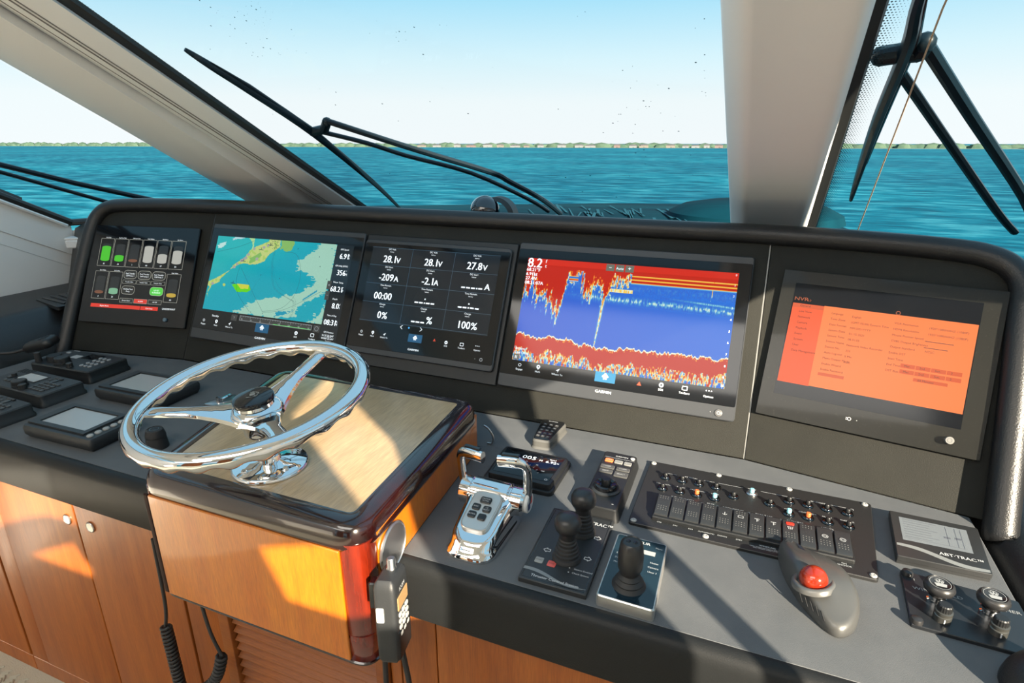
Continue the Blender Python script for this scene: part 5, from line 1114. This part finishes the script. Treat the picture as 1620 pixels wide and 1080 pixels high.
# --- windshield washer plate
T = Thing('washer_control', 'black windshield washer plate with two mushroom push knobs', 'control panel', (.335, .83, CT))
b = B(); b.stack([(.2615, .775), (.409, .768), (.4095, .878), (.2695, .892)], [(0, CT), (0, CT + .0045), (.001, CT + .0055)], r=.003, n=2); T.part(b, 'plate', mat('satin_slate_plate', (.014, .016, .019), .32)); zt = CT + .0056
for x, y in ((.277, .884), (.2685, .7815)):
    b = B(); b.lathe([(.0078, 0), (.0078, .003), (.0065, .006), (.003, .0072), (0, .0074)], (x, y, zt), n=20); T.part(b, 'stud', mat('satin_black_knob', (.02, .02, .021), .35))
for x, y in ((.301, .833), (.3625, .833)):
    b = B(); b.lathe([(.011, 0), (.011, .004), (.0085, .005), (.0085, .010), (.0115, .011), (.0115, .0135), (.008, .015), (0, .015)], (x, y, zt), n=20); s = T.part(b, 'chrome_collar', chrome)
    b = B(); b.lathe([(.008, .015), (.013, .018), (.0175, .021), (.019, .026), (.0175, .031), (.0145, .033), (.0140, .0322), (0, .0322)], (x, y, zt), n=36); k = T.part(b, 'push_knob', mat('satin_black_knob', (.02, .02, .021), .35), angle=60)
    b = B(); z = zt + .0325; ring(b, x, y, .0125, .0006, z, 24); b.poly([(x - .006, y - .0075), (x + .006, y - .0075), (x + .0075, y - .001), (x - .0075, y - .001)], z); 
    for a in (50, 90, 130): b.line([(x, y + .000), (x + .008 * math.cos(rad(a)), y + .0085 * math.sin(rad(a)))], .0018, z)
    ring(b, x, y + .004, .0045, .0012, z); finish(b, 'wiper_icon', mat('grey_white_print', (.32, .33, .33), .5), k, T.off)
for x, y in ((.301, .799), (.3625, .799)):
    b = B(); b.lathe([(.0105, 0), (.0105, .0085), (.0092, .0095), (.0092, .011), (.0105, .0115), (.0105, .015), (.0085, .016)], (x, y, zt), n=24); k = T.part(b, 'speed_knob', mat('dark_satin_metal', (.12, .12, .11), .3, metal=.7))
    b = B(); rings = []
    for z_, r_ in ((.0155, .0085), (.0235, .0080), (.0250, .0068)): rings.append([(x + (r_ * (1 + .05 * (i % 2))) * math.cos(2 * math.pi * i / 36), y + (r_ * (1 + .05 * (i % 2))) * math.sin(2 * math.pi * i / 36), zt + z_) for i in range(36)])
    b.loft(rings); finish(b, 'knurled_cap', blackp, k, T.off, angle=20)
    b = B(); b.rect(x - .0008, y - .0112, x + .0008, y - .0105, zt + .004); b.box((x, y - .0105, zt + .0045), (.0015, .001, .006)); finish(b, 'pointer_mark', whitep, k, T.off)
b = B(); b.text('WINDSHIELD', .3085, .852, .0062, zt + .0002, 'C', 1.2); b.text('WASHER', .384, .848, .0062, zt + .0002, 'C', 1.2); b.text('1', .284, .872, .005, zt + .0002); T.part(b, 'panel_lettering', mat('grey_print', (.3, .31, .31), .5))
# --- trackball mouse
T = Thing('trackball_mouse', 'grey trackball mouse with glossy red ball lying below the switch panel', 'mouse', (.15, .79, CT))
mo = [(.100, .862), (.112, .893), (.131, .868), (.158, .852), (.186, .818), (.198, .772), (.190, .735), (.170, .716), (.150, .728), (.126, .765), (.107, .815)]
oc_ = [tuple(p) for p in smooth_curve(mo, 5)]; ctr = Vector((.155, .785))
b = B(); rings = []
def mh(x, y): t = (y - .72) / .17; return .018 + .024 * math.sin(math.pi * min(max(.12 + (1 - t) * .8, 0), 1)) * 1.0
for s, k in ((.97, 0), (1.0, .12), (1.0, .45), (.96, .72), (.86, .9), (.68, 1.0), (.4, 1.06), (.1, 1.08)):
    ring_ = []
    for x, y in oc_:
        p = ctr + (Vector((x, y)) - ctr) * s; ring_.append((p.x, p.y, CT + .0005 + mh(x, y) * k if s > .5 else CT + (mh(p.x, p.y) * .3 + mh(.155, .785) * .7) * k))
    rings.append(ring_)
b.loft(rings); body = T.part(b, 'body', mat('satin_gunmetal', (.085, .086, .084), .34, metal=.3), angle=60)
b = B(); b.lathe([(.0285, -.007), (.0275, -.001), (.0245, .0015), (.0210, .0005), (.0195, -.003)], (.139, .774, CT + .0375), (-.20, .10, 1), 36); T.part(b, 'socket_ring', mat('light_grey_socket', (.14, .14, .135), .3, metal=.4), angle=60)
b = B(); b.sphere((.139, .774, CT + .0405), .0185, 30); T.part(b, 'ball', mat('glossy_red_ball', (.20, .012, .005), .12, coat=.6, var=(60, (.32, .03, .008), (1, 1, 1), .3, .7)))
b = B(); 
for i in range(5): 
    a = Vector((.125 + i * .0062, .756 - i * .0065)); b.box((a.x, a.y, CT + .019), (.013, .0012, .0022), (0, rad(-42), rad(118)), .0004)
T.part(b, 'grip_ribs', blackp)
b = B(); b.box((.111, .868, CT + .0235), (.010, .022, .002), (rad(12), 0, rad(-25)), .0008); T.part(b, 'mouse_button', darkg)
b = B(); b.box((.121, .80, CT + .030), (.004, .010, .002), (0, rad(-30), rad(-20)), .0006); b.text('Y', .178, .75, .006, 0) if 0 else None; T.part(b, 'side_button', blackp)
# --- dark rounded leather cap at the lower right
T = Thing('leather_cap', 'dark rounded leather cover at the bottom right corner of the frame', 'cover', (.392, .712, CT))
b = B(); b.sphere((.392, .712, CT + .001), 1, 28, (.052, .050, .054), lo=0); T.part(b, 'cover', padm, angle=80)
b = B(); b.tube([(.392 + .0425 * math.cos(a), .712 + .030 * math.cos(a), CT + .001 + .0545 * math.sin(a)) for a in [math.pi * k / 16 for k in range(17)]], .0012, 6); T.part(b, 'seam', blackp)

# ================================================================== left worktop instruments
def radio(name, label, loc, yaw, w_, d, h, kind, cat='radio', group=None):
    T = Thing(name, label, cat, (*loc, CT), yaw=yaw, local=True, group=group)
    P = rectp(-w_ / 2, -d / 2, w_ / 2, d / 2); b = B()
    b.stack(P, [(0, 0), (0, .006), (.004, .012), (.004, h - .003), (.007, h)], r=.012, n=4)
    T.part(b, 'housing', darkg if kind != 'A' else blackp); return T
lcd = mat('pale_grey_lcd', (.42, .43, .43), .12); dkeys = mat('charcoal_keys', (.045, .048, .05), .35)
# A: transceiver with two big knobs and handset
T = radio('marine_radio', 'black radio with two large knobs and round grey keys, rearmost on the left', (-1.705, .982), 3, .232, .125, .034, 'A'); h = .034
def tb_(x, y, w_, d_, m, name='key', z0=h - .001, z1=h + .003, r=.002, parent=None):
    b = B(); b.stack(rectp(x - w_ / 2, y - d_ / 2, x + w_ / 2, y + d_ / 2), [(0, z0), (0, z1 - .0008), (.0008, z1)], r=r, n=3); return T.part(b, name, m, parent)
def knob(T, x, y, r, hh, m=blackp, n=28, z0=.033, name='knob'):
    b = B(); rings = []
    for rr, zz in ((r * 1.08, 0), (r * 1.06, hh * .25), (r, hh * .3), (r * .95, hh * .9), (r * .85, hh), (.0001, hh)): rings.append([(x + rr * (1 + (.04 if i % 2 and .2 < zz / hh < .95 else 0)) * math.cos(2 * math.pi * i / n), y + rr * (1 + (.04 if i % 2 and .2 < zz / hh < .95 else 0)) * math.sin(2 * math.pi * i / n), z0 + zz) for i in range(n)])
    b.loft(rings); return T.part(b, name, m, angle=30)
tb_(.015, .030, .055, .036, glassb, 'screen', z1=h + .0006); tb_(-.035, .018, .028, .022, mat('silver_label', (.4, .4, .4), .3), 'label_plate', z1=h + .0008)
knob(T, -.066, -.020, .0185, .017); knob(T, -.022, -.030, .0195, .019); knob(T, .028, -.046, .008, .013)
tb_(-.086, .034, .014, .010, mat('light_round_key', (.25, .26, .27), .35), r=.004)
for i in range(4):
    for j in range(3):
        b = B(); b.lathe([(.0055, 0), (.0055, .003), (.0045, .004), (0, .004)], (.052 + j * .0155 - .004, -.028 + i * .0185, h - .001), n=14); T.part(b, 'key', MATS['light_round_key'])
b = B(); b.text('ICOM', -.09, .0505, .006, h + .0006, 'L', bold=True); T.part(b, 'brand_lettering', whitep)
b = B(); b.cyl((-.098, -.042, h - .002), (-.098, -.042, h + .026), .0085, .0075, 14); T.part(b, 'handset_plug', rubber)
# B, C: VHF radios
def vhf(label, loc, yaw, w_, d_):
    global T, h
    T = radio('marine_radio', label, loc, yaw, w_, d_, .032, 'B'); h = .032
    for i in range(6): tb_(-w_ / 2 + .016 + i * .0085, d_ / 2 - .019, .0035, .022, blackp, 'speaker_slot', z1=h + .0012, z0=h - .002)
    tb_(-.024, .014, .082, .042, blackg, 'screen_surround', z1=h + .0012); tb_(-.024, .014, .070, .034, lcd, 'lcd_screen', z1=h + .002)
    for i in range(5): tb_(-.072 + i * .0145, -.022, .0115, .0065, dkeys, z0=h - .001, z1=h + .003)
    for i in range(4):
        for j in range(4): tb_(.047 + j * .0145, -.030 + i * .0125, .012, .009, dkeys, z0=h - .001, z1=h + .003)
    tb_(.035, .022, .014, .006, dkeys, z1=h + .003); tb_(.052, .034, .03, .0065, blackg, z1=h + .003)
    b = B(); b.lathe([(.012, 0), (.012, .003), (.0095, .0035), (.009, .002), (0, .002)], (.050, .022, h - .001), n=20); T.part(b, 'ring_pad', dkeys)
    knob(T, .004, -.030, .0165, .017, z0=h - .001); knob(T, .030, -.038, .0095, .013, z0=h - .001)
    tb_(-.085, -.005, .014, .010, dkeys, z1=h + .003); knob(T, -.083, .004, .006, .009, z0=h - .001)
vhf('black marine radio with pale screen and keypad, middle of three on the left', (-1.665, .838), -1, .250, .112)
vhf('black marine radio cut by the left frame edge, nearest to the front edge', (-1.640, .714), -2, .245, .095)
# D, E: square instrument displays with a column of grey buttons
def inst(label, loc, yaw, w_, d_):
    T = Thing('instrument_display', label, 'display', (*loc, CT), yaw=yaw, local=True)
    b = B(); b.stack(rectp(-w_ / 2, -d_ / 2, w_ / 2, d_ / 2), [(.008, 0), (.001, .010), (0, .024), (.003, .030)], r=.010, n=4); T.part(b, 'housing', darkg); h = .030
    b = B(); x0, x1, y0, y1 = -w_ / 2 + .024, w_ / 2 - .048, -d_ / 2 + .026, d_ / 2 - .016
    plate(b, [(-w_ / 2 + .004, -d_ / 2 + .014), (w_ / 2 - .036, -d_ / 2 + .014), (w_ / 2 - .036, d_ / 2 - .006), (-w_ / 2 + .004, d_ / 2 - .006)], [[(x0, y0), (x1, y0), (x1, y1), (x0, y1)]], .0042, lambda x, y, z: (x, y, h - .0005 + z)); T.part(b, 'screen_bezel', darkg)
    b = B(); b.rect(x0 + .001, y0 + .001, x1 - .001, y1 - .001, h + .0008); T.part(b, 'lcd_screen', mat('silver_grey_lcd', (.36, .37, .37), .22))
    for i in range(6):
        b = B(); b.lathe([(.0068, 0), (.0068, .0025), (.0055, .004), (0, .0042)], (w_ / 2 - .020, -d_ / 2 + .017 + i * .0175, h - .0005), n=18); T.part(b, 'button', mat('grey_rubber_button', (.30, .30, .29), .5))
    b = B(); b.line([(w_ / 2 - .036, -d_ / 2 + .006), (w_ / 2 - .036, d_ / 2 - .006)], .0007, h + .0002); b.line([(-w_ / 2 + .004, -d_ / 2 + .0125), (w_ / 2 - .004, -d_ / 2 + .0125)], .0007, h + .0002); T.part(b, 'groove_lines', blackg)
    b = B(); b.rect(-w_ / 2 + .02, d_ / 2 - .0095, -w_ / 2 + .035, d_ / 2 - .005, h + .0004); T.part(b, 'badge', mat('grey_badge', (.3, .3, .3), .4)); return T
inst('square black instrument display with grey buttons, behind the wheel rim', (-1.375, .935), 2, .215, .132)
inst('square black instrument display with blank grey screen, in front left of the wheel', (-1.320, .735), 1.5, .215, .120)
# handset lying on the rearmost radio, with cord
T = Thing('radio_handset', 'black fist microphone resting on the ledge beside the rearmost radio', 'microphone', (-1.90, .985, CT + .03))
b = B(); M = Euler((rad(8), rad(-16), rad(18))).to_matrix()
b.stack([(-.045, -.022), (.035, -.028), (.048, -.018), (.048, .018), (.035, .028), (-.045, .022)], [(.006, -.010), (0, -.004), (0, .008), (.004, .014), (.012, .018)], r=.014, n=5, M=M, c=(-1.865, .985, CT + .058)); T.part(b, 'body', blackp, angle=50)
b = B()
for i in range(5): b.box(Vector((-1.865, .985, CT + .058)) + M @ Vector((.010 + i * .006, 0, .0185)), (.0022, .03 - abs(i - 2) * .006, .0015), (rad(8), rad(-16), rad(18)), .0005)
T.part(b, 'speaker_slots', darkg)
b = B(); b.tube(smooth_curve([(-1.91, .972, CT + .045), (-1.95, .945, CT + .035), (-1.99, .90, CT + .045), (-2.03, .88, CT + .06), (-2.06, .93, CT + .085), (-2.10, .99, CT + .10)], 6, False), .0045, 8); T.part(b, 'cord', rubber)
# black threaded cap
T = Thing('deck_plug', 'black tapered rubber plug standing left of the steering pod', 'plug', (-1.114, .752, CT))
b = B(); b.lathe([(.022, 0), (.0215, .004), (.0195, .024), (.0198, .0245), (.0198, .029), (.0165, .041), (.014, .0425), (.0138, .0415), (0, .0415)], (-1.114, .752, CT), n=32); T.part(b, 'cap', rubber)
b = B(); ring(b, -1.114, .752, .0085, .0018, CT + .0418); b.line([(-1.118, .752), (-1.110, .752)], .0018, CT + .0418); T.part(b, 'raised_symbol', blackg)
# chrome latch plate behind the wheel hub
T = Thing('latch_plate', 'small chrome latch plate behind the steering wheel hub', 'latch', (-1.17, .975, CT))
slab(T, 'plate', [(-1.20, .942), (-1.150, .950), (-1.135, 1.02), (-1.185, 1.012)], CT, CT + .004, steel, .006, .001)
b = B(); b.cyl((-1.17, .965, CT + .003), (-1.17, .965, CT + .017), .0065, .006); b.box((-1.165, .985, CT + .010), (.008, .03, .008), bev=.002); T.part(b, 'catch', chrome)
# short chrome tie loop behind the pod
T = Thing('cable_loop', 'thin bright metal cable loop poking out behind the pod back corner', 'cable', (-.455, 1.01, CT))
b = B(); b.tube(smooth_curve([(-.474, 1.02, CT + .045), (-.462, 1.018, CT + .04), (-.453, 1.02, CT + .022), (-.456, 1.022, CT + .006), (-.468, 1.024, CT + .003)], 6, False), .0022, 8); T.part(b, 'loop', steel)

# ================================================================== hanging handsets and cords
def coil(p, q, r, turns, wire, bend=(0, 0, 0)):
    p, q, bend = Vector(p), Vector(q), Vector(bend); pts = []; n = turns * 10
    ax = (q - p).normalized(); sd = ax.cross(Vector((0, 1, 0))).normalized(); fd = ax.cross(sd)
    for i in range(n + 1):
        t = i / n; a = 2 * math.pi * turns * t; c_ = p.lerp(q, t) + bend * math.sin(math.pi * t); pts.append(c_ + sd * r * math.cos(a) + fd * r * math.sin(a))
    return pts
T = Thing('microphone_handset', 'black microphone hung on the left face of the steering pod', 'microphone', (-.905, .60, -.74))
b = B(); M = Matrix.Rotation(rad(-3), 3, 'Y')
b.stack([(-.020, -.045), (.020, -.045), (.020, .045), (-.020, .045)], [(.004, -.014), (0, -.008), (0, .008), (.006, .014)], r=.012, n=5, M=(Matrix.Rotation(rad(-6), 3, 'Y') @ Matrix.Rotation(rad(90), 3, 'Y') @ Matrix.Rotation(rad(90), 3, 'Z')), c=(-.912, .60, -.64))
b.stack([(-.014, -.018), (.014, -.018), (.014, .018), (-.014, .018)], [(.004, -.012), (0, -.006), (0, .006), (.004, .012)], r=.008, n=4, M=(Matrix.Rotation(rad(-10), 3, 'Y') @ Matrix.Rotation(rad(90), 3, 'Y') @ Matrix.Rotation(rad(90), 3, 'Z')), c=(-.905, .60, -.70)); T.part(b, 'body', blackp, angle=50)
b = B(); b.box((-.893, .60, -.63), (.022, .025, .03), bev=.003); T.part(b, 'bracket', darkg)
b = B(); b.box((-.905, .578, -.598), (.02, .012, .02), bev=.003); T.part(b, 'talk_button', darkg)
def cord(label, top, bend_top, c0, c1, tail, bend=(0, 0, 0), turns=18):
    T = Thing('coiled_cord', label, 'cord', c1, )
    b = B(); b.tube(smooth_curve([top, bend_top, c0], 6, False), .0036, 8); T.part(b, 'lead', rubber)
    b = B(); b.tube(coil(c0, c1, .0095, turns, 0, bend), .0034, 6); b.tube([Vector(c0) , Vector(c0).lerp(Vector(c1), .5) + Vector(bend), Vector(c1)], .0045, 6); T.part(b, 'coil', rubber, angle=80)
cord('black coiled cord hanging nearer the left edge of the pod', (-1.022, .64, -.74), (-1.03, .64, -.90), (-1.045, .64, -.965), (-1.042, .64, -1.20), None, turns=24)
cord('black coiled cord below the pod curving back, beside the louvred vent', (-.930, .64, -.735), (-.915, .64, -.915), (-.892, .64, -.985), (-.985, .64, -1.12), None, (.012, 0, -.01), turns=14)
b = B(); b.tube(smooth_curve([(-.458, .60, -.735), (-.462, .60, -.85), (-.46, .60, -1.0), (-.46, .60, -1.2)], 5, False), .0045, 8); single(b, 'cable', rubber, 'straight black cable dropping from the pod bottom right corner', 'cable', loc=(-.46, .60, -1.2))
# handheld radio clipped to the right of the corner post
T = Thing('handheld_radio', 'black handheld radio with white keys clipped to the pod corner post', 'radio', (-.402, .56, -.705))
RM = Matrix.Rotation(rad(-4), 3, 'Y') @ Matrix.Rotation(rad(-6), 3, 'X') @ Matrix.Rotation(rad(14), 3, 'Z'); rc = Vector((-.404, .553, -.625))
RT = Matrix.Translation(rc) @ RM.to_4x4()
def rp(b, name, m, parent=None, label=None, angle=40):
    bmesh.ops.transform(b.bm, matrix=RT, verts=b.bm.verts); return T.part(b, name, m, parent, label, angle)
b = B(); b.stack(rectp(-.016, -.028, .016, .028), [(.005, -.064), (.001, -.058), (0, -.02), (0, .03), (.0, .048), (.002, .058), (.006, .062)], r=.008, n=4); rp(b, 'body', darkg)
b = B(); b.stack(rectp(-.0165, -.024, .0175, .026), [(.003, -.062), (0, -.057), (0, -.018), (.002, -.016)], r=.006, n=4); rp(b, 'battery_base', blackp)
fM = Matrix(((0, 0, 1), (1, 0, 0), (0, 1, 0)))      # local face plane: (a,b)->(y,z) on +x side
def facep(b_, name, m, a0, b0, a1, b1, dx, r=.002, th=.0015, parent=None):
    b_.stack(rectp(a0, b0, a1, b1), [(0, 0), (0, th * .7), (.0005, th)], r=r, n=3, M=fM, c=(.0155 + dx, 0, 0)); return rp(b_, name, m, parent)
sc_ = facep(B(), 'screen', mat('amber_lcd', (.35, .22, .1), .12, emit=.12, ecol='#b87430'), -.020, .014, .019, .034, .0002)
b = B(); b.text('ICOM', 0, .039, .006, 0, bold=True); bmesh.ops.transform(b.bm, matrix=Matrix.Translation((.0163, 0, 0)) @ fM.to_4x4(), verts=b.bm.verts); rp(b, 'brand_lettering', whitep)
wk = mat('white_rubber_key', (.42, .42, .4), .5)
for r_ in range(4):
    for c_ in range(3): facep(B(), 'key', wk, -.018 + c_ * .013, .003 - r_ * .0095, -.0085 + c_ * .013, .0095 - r_ * .0095, .0002, .0028, .002)
for k in range(7): facep(B(), 'speaker_slot', mat('grey_slots', (.3, .3, .28), .5), -.017, -.033 - k * .0038, .013 - k * .0008, -.0317 - k * .0038, .001, .0005, .0008)
b = B(); b.stack(rectp(-.012, -.010, -.001, .012), [(0, 0), (0, .0012), (.0006, .002)], r=.002, n=2, M=Matrix(((1, 0, 0), (0, 0, -1), (0, 1, 0))), c=(0, -.028, .012)); rp(b, 'talk_button', mat('pale_cream_key', (.5, .49, .44), .4), label='pale cream side talk button')
b = B(); b.lathe([(.0075, .060), (.0075, .064), (.0062, .066), (.0062, .076), (.0050, .078), (0, .078)], (0, .008, 0), n=24); rp(b, 'antenna_socket', steel)
b = B(); b.box((-.022, .0, .028), (.014, .02, .04), bev=.002); rp(b, 'clip_bracket', nut)
b = B(); b.tube(smooth_curve([(-.402, .565, -.700), (-.400, .575, -.78), (-.397, .58, -.86), (-.392, .60, -1.05), (-.39, .62, -1.2)], 5, False), .0042, 8); T.part(b, 'cable', rubber)

# ------------------------------------------------------------------ lift everything so that the cabin floor is z = 0
for o in ROOTS: o.location.z += H
